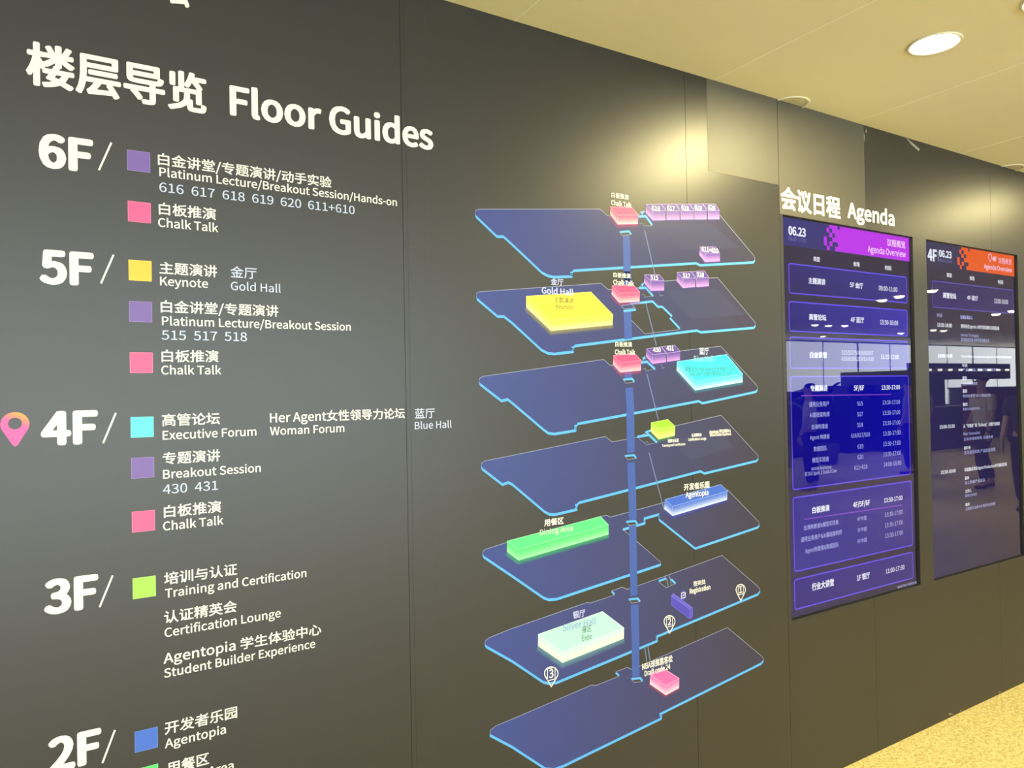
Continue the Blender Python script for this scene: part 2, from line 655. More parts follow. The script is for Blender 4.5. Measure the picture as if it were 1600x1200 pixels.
def swatch(parent, vtop, col, name):
    u = 199 + (vtop - 234) * .0137
    x, z = Wl(u, vtop)
    x = SWX
    M = mat('vinyl_' + name, tuple(c * .92 for c in col), rough=0.45)
    flat('color_swatch', [[(x, z), (x + SWS, z), (x + SWS, z - SWS), (x, z - SWS)]], 3, M, parent, px=False)
    stroke('swatch_edge', [[(x, z), (x + SWS, z), (x + SWS, z - SWS), (x, z - SWS)]], 0.0008, 4,
           mat('edge_' + name, tuple(min(255, int(c * .75 + 64)) for c in col), rough=0.45), parent, px=False, closed=True)


LEG = [
    ('purple square entry for platinum lectures and hands-on sessions beside the 6F heading', PUR, 'purple', 234,
     [('白金讲堂/专题演讲/动手实验', 246.7, 257.5, 518, 'c'), ('Platinum Lecture/Breakout Session/Hands-on', 249, 275, 620, 'l'), ('616  617  618  619  620  611+610', 249, 299.3, 554, 'n')]),
    ('pink square entry for chalk talks in the 6F list', PNK, 'pink', 314,
     [('白板推演', 248, 335, 337.5, 'c'), ('Chalk Talk', 247, 354, 341, 'l')]),
    ('yellow square entry for the keynote in the Gold Hall beside the 5F heading', YEL, 'yellow', 406,
     [('主题演讲', 249.2, 427, 339.2, 'c'), ('Keynote', 250, 445.7, 325, 'l'), ('金厅', 360, 433, 401, 'p'), ('Gold Hall', 360.7, 453, 438.7, 'q')]),
    ('purple square entry for platinum lectures in rooms 515 to 518 of the 5F list', PUR, 'purple', 470.7,
     [('白金讲堂/专题演讲', 251, 488, 435, 'c'), ('Platinum Lecture/Breakout Session', 253, 508, 548, 'l'), ('515  517  518', 252.5, 530.5, 386, 'n')]),
    ('pink square entry for chalk talks in the 5F list', PNK, 'pink', 550.7,
     [('白板推演', 252.5, 565.5, 341.5, 'c'), ('Chalk Talk', 252, 585, 345.7, 'l')]),
    ('cyan square entry for the executive and woman forums beside the 4F heading', CYN, 'cyan', 652,
     [('高管论坛', 253, 666, 343.7, 'c'), ('Executive Forum', 254, 687, 400.5, 'l'), ('Her Agent女性领导力论坛', 421.7, 660, 632.5, 'm'), ('Woman Forum', 421.7, 680, 538, 'l'),
      ('蓝厅', 648, 653.7, 679.5, 'p'), ('Blue Hall', 648, 670.7, 705.5, 'q')]),
    ('purple square entry for breakout sessions in rooms 430 and 431 of the 4F list', PUR, 'purple', 716,
     [('专题演讲', 254, 726, 344, 'c'), ('Breakout Session', 254.7, 748, 407.5, 'l'), ('430  431', 254.5, 772, 340.5, 'n')]),
    ('pink square entry for chalk talks in the 4F list, lowest pink square', PNK, 'pink', 800,
     [('白板推演', 256, 809, 345.5, 'c'), ('Chalk Talk', 254.7, 829, 349, 'l')]),
    ('lime square entry for training and certification beside the 3F heading', GRN, 'lime', 904,
     [('培训与认证', 256.5, 914, 370.5, 'c'), ('Training and Certification', 257.7, 934.2, 478.7, 'l')]),
    ('white lettering for the certification lounge below the lime square entry', None, None, 0,
     [('认证精英会', 256.3, 974.5, 370, 'c'), ('Certification Lounge', 257, 995.5, 438.7, 'l')]),
    ('white lettering for the student builder experience, last line pair of the 3F list', None, None, 0,
     [('Agentopia 学生体验中心', 255.5, 1037, 502, 'm'), ('Student Builder Experience', 256.3, 1059, 492.5, 'l')]),
    ('blue square entry beside the 2F heading', BLU, 'blue', 1143.5,
     [('开发者乐园', 257.5, 1148, 370.5, 'c'), ('Agentopia', 257.7, 1169, 353, 'l')]),
    ('entry for the dining area cut off by the bottom edge of the photo', GR2, 'green', 1202,
     [('用餐区', 260.7, 1211, 326.7, 'c'), ('Dining Area', 260.5, 1230, 365, 'l')]),
]
for lab, col, cn, vt_, lines in LEG:
    t = thing('legend_entry', lab, 'legend', 'floor guide legend entries')
    if col:
        swatch(t, vt_, col, cn)
    for s, u0, v0, u1, k in lines:
        if k == 'c':
            T(t, s, u0, v0, u1, h=HC, ref='白', bold=.018)
        elif k == 'l':
            T(t, s, u0, v0, u1, h=HL, ref='H', bold=.02)
        elif k == 'm':
            T(t, s, u0, v0, u1, h=0.0232, ref='H', bold=.022)
        elif k == 'n':
            T(t, s, u0, v0, u1, h=HN, ref='5', color=PALE, bold=.01, name='room_number')
        elif k == 'p':
            T(t, s, u0, v0, u1, h=0.0290, ref='白', color=PALE, bold=.01)
        elif k == 'q':
            T(t, s, u0, v0, u1, h=HL, ref='H', color=PALE, bold=.01)

# location pin beside 4F: pink with an orange shoulder
t = thing('location_pin', 'pink and orange map pin with a round hole left of the 4F heading', 'map pin')
cx, cz = Wl(23.5, 668.5)
R0 = (Wl(46.3, 668)[0] - Wl(0.8, 668)[0]) / 2
zt, zb = Wl(23.5, 644)[1], Wl(23.3, 697.5)[1]
cz = zt - R0
vs, cols = [], []
N = 48
prof = []
a0 = math.radians(-32)
for i in range(N + 1):
    a = a0 + (math.pi - 2 * a0) * i / N
    prof.append((cx + R0 * math.cos(a), cz + R0 * math.sin(a)))
for i in range(1, 7):           # rounded foot
    a = math.pi + .75 + (math.pi - 1.5) * i / 7
    prof.append((cx + .006 * math.cos(a), zb + .006 + .006 * math.sin(a)))
hole = [(cx + .0135 * math.cos(2 * math.pi * i / 28), Wl(23.5, 661.7)[1] + .0125 * math.sin(2 * math.pi * i / 28)) for i in range(28)]


def pin_col(p):
    k = max(0, min(1, ((p[0] - cx) * .5 + (p[1] - cz)) / R0 * 1.1 - .05))
    return tuple(int(a + (b - a) * k) for a, b in zip((255, 84, 160), (255, 150, 70)))


hx, hz = cx, Wl(23.5, 661.7)[1]
bm = bmesh.new()
rings = []
for r in range(7):
    ring = []
    for i in range(72):
        a = 2 * math.pi * i / 72
        d = Vector((math.cos(a), math.sin(a)))
        # distance to outline along d
        best = 1e9
        for j in range(len(prof)):
            p, q_ = Vector(prof[j]) - Vector((hx, hz)), Vector(prof[(j + 1) % len(prof)]) - Vector((hx, hz))
            e = q_ - p
            den = d.x * e.y - d.y * e.x
            if abs(den) < 1e-12:
                continue
            tt = (p.x * e.y - p.y * e.x) / den
            ss = (p.x * d.y - p.y * d.x) / den
            if tt > 0 and -1e-6 <= ss <= 1 + 1e-6:
                best = min(best, tt)
        inner = .0128
        ring.append(bm.verts.new((hx + d.x * (inner + (best - inner) * r / 6), -LAY * 3, hz + d.y * (inner + (best - inner) * r / 6))))
    rings.append(ring)
for r in range(6):
    for i in range(72):
        j = (i + 1) % 72
        bm.faces.new((rings[r][i], rings[r + 1][i], rings[r + 1][j], rings[r][j]))
me = bpy.data.meshes.new('pin_body')
bm.to_mesh(me)
bm.free()
at = me.color_attributes.new('Col', 'FLOAT_COLOR', 'POINT')
for i, v in enumerate(me.vertices):
    at.data[i].color = (*lin(pin_col((v.co.x, v.co.z))), 1)
link('pin_body', me, vprint(), t)

# ------------------------------------------------------------------ isometric floor maps
VP = vprint()
BAND_PX = 3.3


def densify(ch, r=0):
    return ch


def shift_down(ch, d):
    out = []
    for u, v in ch:
        X, Z = Wl(u, v)
        out.append((X, Z - d))
    return out


def plate(t, upper, lower, holes=(), band=0.0088, skip=()):
    """upper: chain from the left tip over the top to the right tip; lower: chain back from the right tip along the bottom to the left tip"""
    flat('floor_plate', [upper + lower] + list(holes), 1, PLATE, t)
    lw = [Wl(u, v) for u, v in [upper[-1]] + lower + [upper[0]]]
    dn = [(x, z - band) for x, z in lw]
    vs = [(x, -LAY * 2, z) for x, z in lw] + [(x, -LAY * 2, z) for x, z in dn]
    n = len(lw)
    me = bpy.data.meshes.new('edge_band')
    me.from_pydata(vs, [], [(i, i + 1, n + i + 1, n + i) for i in range(n - 1) if i not in skip])
    link('edge_band', me, CYAN, t)
    stroke('outline', [upper], 0.0020, 2, GREYL, t)


def tint(t, pts, col=(96, 106, 158)):
    quad_grid('tinted_area', pts, [(*col, .16)] * 4, 1.5, VP, t, n=1)


BC = {'pink': ((250, 72, 132), (255, 70, 130), (255, 196, 214)), 'purple': ((82, 60, 154), (96, 70, 168), (204, 150, 228)),
      'yellow': ((255, 238, 66), (255, 232, 60), (255, 250, 180)), 'cyan': ((48, 216, 246), (60, 216, 244), (190, 250, 250)),
      'green': ((84, 226, 138), (72, 208, 124), (160, 248, 180)), 'lime': ((150, 230, 40), (160, 236, 60), (236, 255, 150)),
      'blue': ((52, 96, 208), (60, 104, 214), (206, 220, 250)), 'mint': ((178, 236, 226), (192, 242, 230), (240, 255, 220)),
      'rose': ((246, 98, 176), (250, 110, 184), (255, 214, 236)), 'violet': ((76, 66, 190), (70, 60, 186), (66, 58, 180))}
GLOW = {'pink': (200, 70, 150), 'purple': (96, 84, 190), 'yellow': (190, 180, 90), 'cyan': (60, 150, 190), 'green': (60, 210, 120), 'lime': (90, 180, 60),
        'blue': (60, 70, 220), 'mint': (120, 180, 200), 'rose': (210, 60, 130), 'violet': (84, 70, 200)}


def block(t, kind, tl, tr, r, br, bl, l, inner, label=None, tsp=None, glow=6.0, edge=True):
    ctop, cup, cdn = BC[kind]
    y0 = 3.0
    # soft printed halo below the block
    if glow:
        g = GLOW[kind]
        a = [(br[0] + glow * .6, br[1] - 2), (bl[0], bl[1])]
        c1, c0 = (*g, .55), (*g, 0.0)
        quad_grid('printed_halo', [bl, (br[0], br[1]), (br[0] + glow * .2, br[1] + glow), (bl[0] - glow * .1, bl[1] + glow * 1.2)], [c1, c1, c0, c0], 2.6, VP, t, n=5)
        if l:
            quad_grid('printed_halo', [l, bl, (bl[0] - glow * .1, bl[1] + glow * 1.2), (l[0] - glow * .4, l[1] + glow)], [c1, c1, c0, c0], 2.6, VP, t, n=5)
    b = quad_grid('room_block', [inner, r, br, bl], [cup, cup, cdn, cdn], y0, VP, t, ease=1.8)
    quad_grid('top_face', [tl, tr, r, inner], [ctop] * 4, y0, VP, b, n=1)
    if l:
        quad_grid('side_face', [tl, inner, bl, l], [cup, cup, cdn, cdn], y0, VP, b, ease=1.8)
    if edge:
        em = mat('block_edge_' + kind, tuple(int(c * .55 + 255 * .45) for c in cup), rough=.45)
        ln = [[tl, tr, r], [tl, inner, r], [inner, bl]]
        stroke('block_edge', ln, 0.0014, y0 + .4, em, b)
    if label:
        s, u0, v0, u1, vtp = label
        T(b, s, u0, v0, u1, vt=vtp, bold=.045, layer=6, name='room_number')
    return b


def opening(t, pts, lip=None, lipw=0.0085):
    flat('opening', [pts], 2.2, OPEN, t)
    if lip:
        stroke('opening_lip', [lip], lipw, 2.4, CYAN, t)


def shaft(t, a, b, c, d):
    quad_grid('shaft', [a, b, c, d], [(64, 98, 190, .82)] * 4, 2.5, VP, t, n=1)


def rail(t, *lines, w_=0.0042):
    stroke('rail', list(lines), w_, 2.5, RAIL, t)


def well(t, u, v, s=1.0, dy=4.0):
    """small slanted shaft hole with a blue lip, u v = its upper left corner"""
    P = [(u, v), (u + 15.5, v - dy * .35), (u + 20, v + 6 - dy * .35), (u + 6, v + 7)]
    flat('shaft_hole', [P], 2.7, OPEN, t)
    stroke('hole_lip', [[(P[0][0] + 1.5, P[0][1] + 1.3), (P[1][0] - .2, P[1][1] + 1.3), (P[2][0] - 1.2, P[2][1] - .2)]], 0.0072, 2.8, CYAN, t)
    stroke('hole_line', [[P[0], P[3], P[2]]], 0.0018, 2.8, GREYL, t)


MG = 'isometric floor plans stacked on the black wall'
# ---- 6F
t = thing('floor_map', 'topmost slanted blue floor plan with a row of five purple rooms 616 to 620', 'floor plan', MG)
U = [(742.3, 332), (743.5, 328.5), (748, 327), (937.5, 326.6), (949.5, 337.3), (997, 337.2), (1001, 331), (1110, 321), (1125, 336.5), (1178, 400), (1179.3, 405)]
Lo = [(1177, 408.3), (1093.5, 412.8), (1087.5, 409.6), (896, 421), (894, 424.2), (891.2, 424.5), (890, 427), (895.2, 427.2), (894, 430), (866, 431), (856, 429), (846.5, 424), (800, 380), (786.3, 367.6), (776.3, 367.6), (743.3, 336)]
plate(t, U, Lo)
tint(t, [(1030, 350), (1110, 350), (1156, 387), (1066, 391)])
opening(t, [(999, 343.5), (1008, 343.5), (1018.5, 352.5), (1005, 353.3)], [(997.5, 338.3), (1009, 338), (1018.8, 351.5)])
stroke('opening_lip', [[(1003.5, 335.5), (1002.5, 332.5), (1006, 330.8)]], .006, 2.4, CYAN, t)
stroke('hole_line', [[(999, 350), (1003, 348.5), (1006, 353), (1020, 353)]], .002, 2.8, RAIL, t)
well(t, 967, 361.5)
shaft(t, (973, 368.5), (984, 368.5), (985.5, 440), (974, 440))
rail(t, [(1007, 360), (1023, 428)])
block(t, 'pink', (953.3, 323.3), (986, 323.3), (997, 335.7), (996.5, 350), (965, 350.7), (953.3, 335), (965, 336.2))
for n_, tl, tr, r, br, bl, l, inn, lb in [
        ('616', (1009, 319.2), (1033, 319), (1039.7, 329.3), (1039.7, 344), (1019.7, 344.5), (1009, 332.7), (1019.7, 329.3), (1018, 328.2, 1031, 321)),
        ('617', (1033.5, 319), (1055.7, 319), (1061.7, 329.3), (1061.7, 343.5), (1041.5, 343.8), None, (1041.8, 329.3), (1042, 327.8, 1054, 320.8)),
        ('618', (1055.9, 319), (1077.2, 319), (1084, 329.3), (1084, 343), (1063.5, 343.3), None, (1063.5, 329.3), (1064.3, 327.6, 1076, 320.6)),
        ('619', (1077.4, 319), (1097.5, 318.7), (1104.2, 329.3), (1104.2, 342.8), (1085.4, 343.1), None, (1085.4, 329.3), (1085, 327.4, 1096.5, 320.4)),
        ('620', (1097.9, 318.6), (1117.2, 319), (1124, 329), (1124, 342.5), (1106, 342.8), None, (1106.2, 329.2), (1106, 327.2, 1117, 320.2))]:
    block(t, 'purple', tl, tr, r, br, bl, l, inn, label=(n_, lb[0], lb[1], lb[2], lb[3]), glow=3)
block(t, 'purple', (1092.8, 386), (1118, 386), (1124.7, 395.4), (1124.7, 408.2), (1101.5, 409.5), (1092.5, 398), (1102.5, 395.4), label=('611+610', 1096, 392.5, 1122, 385.7), glow=3)
T(t, '白板推演', 955, 308.3, 982, vt=300.3, bold=.020, layer=6)
T(t, 'Chalk Talk', 954.6, 320, 986.5, vt=312.6, bold=.035, layer=6)

# ---- 5F
t = thing('floor_map', 'slanted blue floor plan with the big yellow Gold Hall block', 'floor plan', MG)
U = [(744.2, 461), (745.5, 457.5), (750, 455.8), (939, 442.7), (950, 452.5), (997, 450), (1002, 446), (1006, 442), (1060, 437.5), (1121, 433.8), (1179.5, 503.5), (1180.3, 507)]
Lo = [(1178, 510.5), (1095, 517.5), (1088.5, 514.6), (898, 538.5), (896, 541.3), (893, 542), (892, 544), (897, 544.8), (896, 547.5), (866, 551), (856, 550), (846, 545), (800, 502.5), (787, 492.2), (777.5, 492.5), (745, 465)]
HOLE5 = [(974, 487.3), (993, 484.5), (991, 477), (1000, 472.3), (1019.5, 470.2), (1028, 478.8), (1034.5, 478.8), (1050, 494.5), (1046, 496.5), (1063, 514.8), (1007, 521.8)]
plate(t, U, Lo, [HOLE5])
tint(t, [(1040, 455), (1120, 452), (1163, 492), (1082, 499)])
stroke('opening_lip', [[(974, 486.3), (993.3, 483.8)], [(984, 474.5), (1000, 473.2), (1019.5, 471), (1028, 479.5), (1034.5, 479.3), (1050, 494.3)], [(1046.5, 497), (1062, 513.5)]], .0078, 2.4, CYAN, t)
stroke('outline_line', [[(975, 489), (1007.5, 521.8), (1062, 514.8)]], .0018, 2.3, GREYL, t)
opening(t, [(1001, 456.5), (1008.5, 455.5), (1020.5, 463), (1006, 464.3)], [(998, 450.3), (1009, 449.5), (1020.5, 463)])
stroke('opening_lip', [[(1004, 447), (1003, 444.5), (1006, 442.8)]], .006, 2.4, CYAN, t)
stroke('hole_line', [[(1002, 461), (1006, 460), (1007, 464.3), (1021, 462.5)], [(1029.5, 457), (1031, 462), (1036, 461.5)]], .002, 2.8, RAIL, t)
flat('shaft_hole', [[(970, 477.5), (987, 475.5), (991, 481), (975.5, 483)]], 2.7, PLATE, t)
stroke('hole_line', [[(970, 477.5), (987, 475.5), (991.5, 481), (975.5, 483), (970, 477.5)]], .003, 2.8, RAIL, t)
shaft(t, (974.5, 487.8), (986, 486.5), (987.5, 529), (975.5, 530.5))
shaft(t, (974.5, 424), (986, 424), (987, 444), (975, 446))
rail(t, [(1009, 474), (1025.5, 540)])
block(t, 'yellow', (822, 463), (923, 456.2), (957.5, 492), (957, 507.5), (860.7, 517), (822, 480), (860.7, 500.7), glow=7)
block(t, 'pink', (956, 446.7), (989.5, 445.2), (999.5, 456.5), (999, 471), (967.3, 473.2), (955.5, 459.7), (967.3, 458.7))
block(t, 'purple', (1006.5, 429.5), (1030, 429), (1037.8, 438.7), (1037.5, 453.7), (1016.8, 454.5), (1006, 441.7), (1016.8, 439), label=('515', 1016, 436.7, 1028, 430), glow=4)
block(t, 'purple', (1057.5, 425.7), (1079.5, 424.5), (1086.2, 434.2), (1085.8, 448.5), (1066.8, 450), (1057, 438.7), (1066.8, 435), label=('517', 1066.5, 433.3, 1078, 427), glow=3)
block(t, 'purple', (1079.7, 424.5), (1100.5, 423.3), (1107.5, 433.5), (1107.3, 447), (1087.8, 448.5), None, (1087.8, 434.2), label=('518', 1088, 431.8, 1099.5, 425.3), glow=3)
T(t, '白板推演', 958, 433, 985, vt=425.3, bold=.020, layer=6)
T(t, 'Chalk Talk', 958, 444.5, 990, vt=437, bold=.035, layer=6)
T(t, '金厅', 860.5, 444.8, 880, vt=434.3, bold=.026, color=LAV, layer=6)
T(t, 'Gold Hall', 846, 458.3, 895.5, vt=448.7, bold=.05, color=LAV, layer=6)
T(t, '主题演讲', 865.5, 472.5, 896, vt=463.5, color=INKD, layer=6)
T(t, 'Keynote', 868.5, 482.3, 896, vt=475, color=INKD, layer=6)

# ---- 4F
t = thing('floor_map', 'slanted blue floor plan with the cyan Blue Hall block at its right end', 'floor plan', MG)
U = [(748.4, 594), (750, 590.5), (755, 588), (943, 561.7), (953.5, 571), (1000, 566), (1006, 561), (1062, 548.5), (1126, 541), (1183, 603), (1183.6, 607)]
Lo = [(1181, 610.5), (1097.5, 628.3), (1091.5, 625), (902.5, 660.3), (901, 663.5), (897.5, 664), (896.5, 667), (901, 667.5), (900, 670.5), (867, 676), (857, 675), (850, 670), (800, 627.5), (793, 622), (783.5, 624.3), (749.5, 598)]
plate(t, U, Lo)
opening(t, [(1003, 573.5), (1010.5, 572.5), (1023, 576.5), (1008, 579.8)], [(1000, 566.5), (1011, 565.3), (1023.5, 577)])
stroke('opening_lip', [[(1006, 562), (1005, 559.5), (1008, 557.6)]], .006, 2.4, CYAN, t)
stroke('hole_line', [[(1004, 576.5), (1008, 575.5), (1009, 579.8), (1024, 576.5)], [(1033, 570), (1034.5, 575), (1038.5, 574.5)]], .002, 2.8, RAIL, t)
shaft(t, (975.5, 580), (987, 579.5), (987.5, 592), (976, 592))
well(t, 972, 592)
shaft(t, (977, 606), (988.7, 605.5), (991, 641), (979, 643))
rail(t, [(1010.5, 584), (1014.5, 600), (1028.5, 656)])
block(t, 'pink', (958.3, 555.7), (991, 552), (1001.8, 563.2), (1001.2, 578.7), (968.8, 582), (957.5, 569.2), (969.2, 567.5))
block(t, 'purple', (1009.5, 545.2), (1033, 541.8), (1040.5, 552), (1040.5, 565.8), (1019.2, 568.5), (1009, 556.5), (1019.5, 553.8), label=('430', 1020, 549.7, 1032, 543.3), glow=4)
block(t, 'purple', (1033.2, 541.8), (1053.7, 539.2), (1062.7, 549), (1062.2, 562.5), (1042, 565.2), None, (1042, 552), label=('431', 1041, 547.2, 1052.5, 540.5), glow=4)
block(t, 'cyan', (1057.5, 565.2), (1135, 553.8), (1160.2, 584.2), (1160.2, 597), (1086, 610), (1057, 578.2), (1087, 596), glow=5)
T(t, '白板推演', 961, 541.5, 987, vt=533.8, bold=.020, layer=6)
T(t, 'Chalk Talk', 960.5, 553.7, 992, vt=546.3, bold=.035, layer=6)
T(t, '蓝厅', 1092.5, 553.5, 1107, vt=543.3, bold=.026, color=PALE, layer=6)
T(t, 'Blue Hall', 1084, 564.3, 1114, vt=556, color=mat('dim_lavender', (0.28, 0.52, 0.68)), layer=6)
DKC = mat('dark_teal_ink', (0.05, 0.20, 0.24))
T(t, '高管论坛/Her Agent女性领导力论坛', 1070, 581, 1147.5, vt=572.5, color=DKC, layer=6)
T(t, 'Executive Forum/Woman Forum', 1076.5, 587, 1142, vt=580.5, color=DKC, layer=6)

# ---- 3F
t = thing('floor_map', 'slanted blue floor plan with a single small lime block and three tiny captions', 'floor plan', MG)
U = [(751.6, 726), (753, 723), (758, 720), (800, 711.7), (945.8, 682), (956.5, 690.5), (996, 683), (1012, 675), (1055, 665.5), (1126.5, 648.8), (1184, 711.5), (1184.7, 715)]
Lo = [(1182, 718.5), (1100.5, 738), (1094.5, 734.6), (904, 783.7), (902, 786.7), (899, 787.5), (898, 790.5), (903, 791), (901.5, 794), (867, 802), (858, 801.5), (850, 797), (800, 754.5), (794, 751.8), (785, 755), (753, 730.5)]
plate(t, U, Lo)
tint(t, [(1050, 690), (1122, 668), (1146, 699), (1079, 719)])
opening(t, [(998, 685), (1014, 681.5), (1025.5, 691.5), (1010, 695)], [(995.5, 682.5), (1014, 679.6), (1026.5, 691.5)])
stroke('opening_lip', [[(1013, 678), (1009.5, 675), (1017, 672.5)]], .007, 2.4, CYAN, t)
stroke('hole_line', [[(998, 685), (1010, 695), (1026, 691.5)], [(1007, 691.5), (1011.5, 690), (1013, 694.5)]], .002, 2.8, RAIL, t)
shaft(t, (978.5, 643), (990.5, 641), (991.5, 706), (980, 708.5))
well(t, 975, 711.3)
shaft(t, (980, 723), (991.7, 722), (993.5, 769), (981.5, 771.5))
rail(t, [(1014, 707.5), (1027, 757), (1038, 798)])
block(t, 'lime', (1017, 660.6), (1043, 655.4), (1054.7, 666.2), (1054, 680.6), (1028.7, 686.5), (1016.5, 673.7), (1029, 670), glow=4)
for s, u0, v0, u1, vtp in [('培训与认证', 1043, 691.7, 1060, 686.2), ('Training and Certification', 1034, 698.2, 1070.5, 694.5), ('认证精英会', 1080, 682.7, 1096, 677.5), ('Certification Lounge', 1075, 688.8, 1103, 684.8),
                           ('Agentopia 学生体验中心', 1108, 677.5, 1141.5, 672.6), ('Student Builder Experience', 1108.5, 682, 1142, 678)]:
    T(t, s, u0, v0, u1, vt=vtp, bold=.035, layer=6)

# ---- 2F (two plates joined by a neck)
t = thing('floor_map', 'two joined slanted floor plans with a long green and a long blue block', 'floor plan', MG)
U = [(753.8, 864), (755, 861), (760, 857.5), (800, 845), (938.5, 806.8), (948, 805.3), (953.5, 808), (1037, 785.2), (1043, 783), (1137, 765.5), (1185.5, 815.5), (1186.5, 819)]
Lo = [(1184, 822.3), (1086, 855.3), (1029.5, 810), (1028.5, 805.5), (1031, 801.5), (1006, 808.5), (1005.5, 811.5), (1008.5, 813), (1008, 815.5), (973, 825.5), (1032.5, 878), (1032, 880.5), (870, 934), (857, 935), (849, 932), (800, 898), (755.5, 868)]
plate(t, U, Lo, skip=(10,))
well(t, 977, 814.2)
shaft(t, (981.5, 772), (993.5, 769), (994.5, 811), (983, 814))
shaft(t, (982.5, 822), (994, 820), (995.2, 892), (984, 894))
stroke('outline', [[(973, 827), (1032.5, 878.5)]], .0018, 2.3, GREYL, t)
block(t, 'green', (792, 845.5), (938, 807), (950.7, 820), (950.7, 835), (810, 875.7), (792, 862), (810, 858.7), glow=7)
block(t, 'blue', (1038.5, 780.6), (1126, 757), (1136.9, 767.5), (1135.7, 781), (1050.7, 806.2), (1037.5, 795), (1050.7, 791.2), glow=5)
T(t, '用餐区', 850, 822.5, 880.5, vt=812.5, bold=.032, layer=6)
T(t, 'Dining Area', 843.5, 836.3, 895, vt=827.8, layer=6)
T(t, '开发者乐园', 1068.3, 766.5, 1108, vt=757, bold=.032, layer=6)
T(t, 'Agentopia', 1071, 777.7, 1106.5, vt=769.3, bold=.02, layer=6)

# ---- 1F
t = thing('floor_map', 'slanted blue floor plan with the pale mint Silver Hall block and three white numbered pins', 'floor plan', MG)
U = [(757.4, 1004), (759, 1000.5), (765, 996), (800, 982), (918, 941), (922, 942.3), (960, 929.8), (955.5, 925.5), (956, 923), (972.5, 917.3), (979.5, 921), (1037, 901), (1128, 867.8), (1186, 918), (1187.5, 922)]
Lo = [(1184, 927), (1024.5, 993.5), (1025, 995.5), (1028, 996.5), (1027, 999.5), (870, 1064.5), (858, 1066), (849, 1064), (800, 1031), (759, 1008)]
plate(t, U, Lo)
shaft(t, (984, 894), (995.2, 891.5), (996, 929), (985, 932))
well(t, 981, 935.3)
shaft(t, (985.3, 945), (997.3, 944), (999, 1015), (987, 1018.5))
opening(t, [(1031, 909), (1044, 903.7), (1054, 911), (1041, 917)], None)
stroke('opening_lip', [[(1029, 908), (1040.5, 904)], [(1048.5, 905), (1055.5, 912)]], .0075, 2.4, CYAN, t)
stroke('hole_line', [[(1030, 910), (1041, 918.3), (1055, 912)]], .0018, 2.6, GREYL, t)
rail(t, [(1038, 900), (1042, 906), (1044, 916)], [(1045, 899), (1047, 904), (1048.5, 914)])
stroke('opening_lip', [[(955.5, 924), (960, 928.5)]], .006, 2.4, CYAN, t)
block(t, 'mint', (840.7, 991.2), (941.2, 955.5), (975, 981.2), (974.5, 997.5), (878.7, 1035.5), (840.5, 1009.2), (878.7, 1018.7), glow=9)
b = quad_grid('registration_desk', [(1048.5, 931), (1077.3, 951.5), (1077.8, 967), (1048.5, 945)], [(70, 60, 190)] * 4, 3, VP, t, n=1)
quad_grid('side_face', [(1077.3, 951.5), (1082.2, 949.6), (1081.9, 963.5), (1077.8, 967)], [(82, 74, 200)] * 4, 3, VP, b, n=1)
quad_grid('top_face', [(1048.5, 931), (1051.8, 927.2), (1082.2, 949.6), (1077.3, 951.5)], [(92, 86, 206)] * 4, 3, VP, b, n=1)
stroke('block_edge', [[(1048.5, 931), (1051.8, 927.2), (1082.2, 949.6), (1081.9, 963.5), (1077.8, 967), (1048.5, 945), (1048.5, 931), (1077.3, 951.5), (1077.8, 967)]], .0012, 3.4, mat('desk_edge', (110, 104, 224)), b)
# little violet marker with a notepad sign
mk = flat('desk_marker', [[(1067.5 + 4.8 * math.cos(a_ * math.pi / 8), 929 + 7 * math.sin(a_ * math.pi / 8)) for a_ in range(-16, 0)]], 3.6, mat('marker_violet', (64, 62, 160)), t)
flat('marker_foot', [[(1064.5, 934), (1070.5, 934), (1067.8, 941.5)]], 3.5, mat('marker_violet', (64, 62, 160)), mk)
stroke('notepad_sign', [[(1064.6, 926.8), (1069, 925.3), (1070.6, 926.8), (1070.4, 933), (1064.5, 935), (1064.6, 926.8)], [(1066.5, 931.5), (1069.3, 927.6)]], .0022, 4, WHITE, mk)
T(t, '银厅', 895, 967, 914, vt=955.5, bold=.026, color=LAV, layer=6)
T(t, 'Silver Hall', 879, 986.5, 931, vt=976, bold=.04, color=mat('slate_lavender', (0.26, 0.36, 0.62)), layer=6)
T(t, '展区', 909.3, 989.8, 924, vt=979.8, color=INKD, layer=6)
T(t, 'Expo', 909.3, 1001, 925, vt=993, color=INKD, layer=6)
T(t, '签到处', 1083, 916, 1102, vt=908.5, bold=.022, layer=6)
T(t, 'Registration', 1077.3, 927.7, 1109.5, vt=920.3, bold=.035, layer=6)


def pin(t, n, u, vtop, vtip, wd):
    h = vtip - vtop
    r = wd / 2
    rv = h * .33
    pts = []
    for i in range(25):
        a = math.radians(155 + 230 * i / 24)
        pts.append((u + r * math.cos(a), vtop + rv * 1.0 + rv * math.sin(a)))
    pts.append((u + .2, vtip))
    p = stroke('numbered_pin', [pts], .0035, 5, WHITE, t, closed=True)
    q = r * .56
    vv = vtop + h * .36
    stroke('number_frame', [[(u - q, vv - q * 1.35), (u + q, vv - q * 1.8), (u + q, vv + q * 1.3), (u - q, vv + q * 1.8)]], .0024, 5, WHITE, p, closed=True)
    T(p, n, u - q * .55, vv + q * 1.1, u + q * .6, vt=vv - q * 1.1, bold=.03, layer=5, name='pin_number')


pin(t, '3', 861, 1042, 1072.5, 21)
pin(t, '2', 1045.8, 961.8, 989, 17)
pin(t, '1', 1157, 913, 938.5, 14.6)

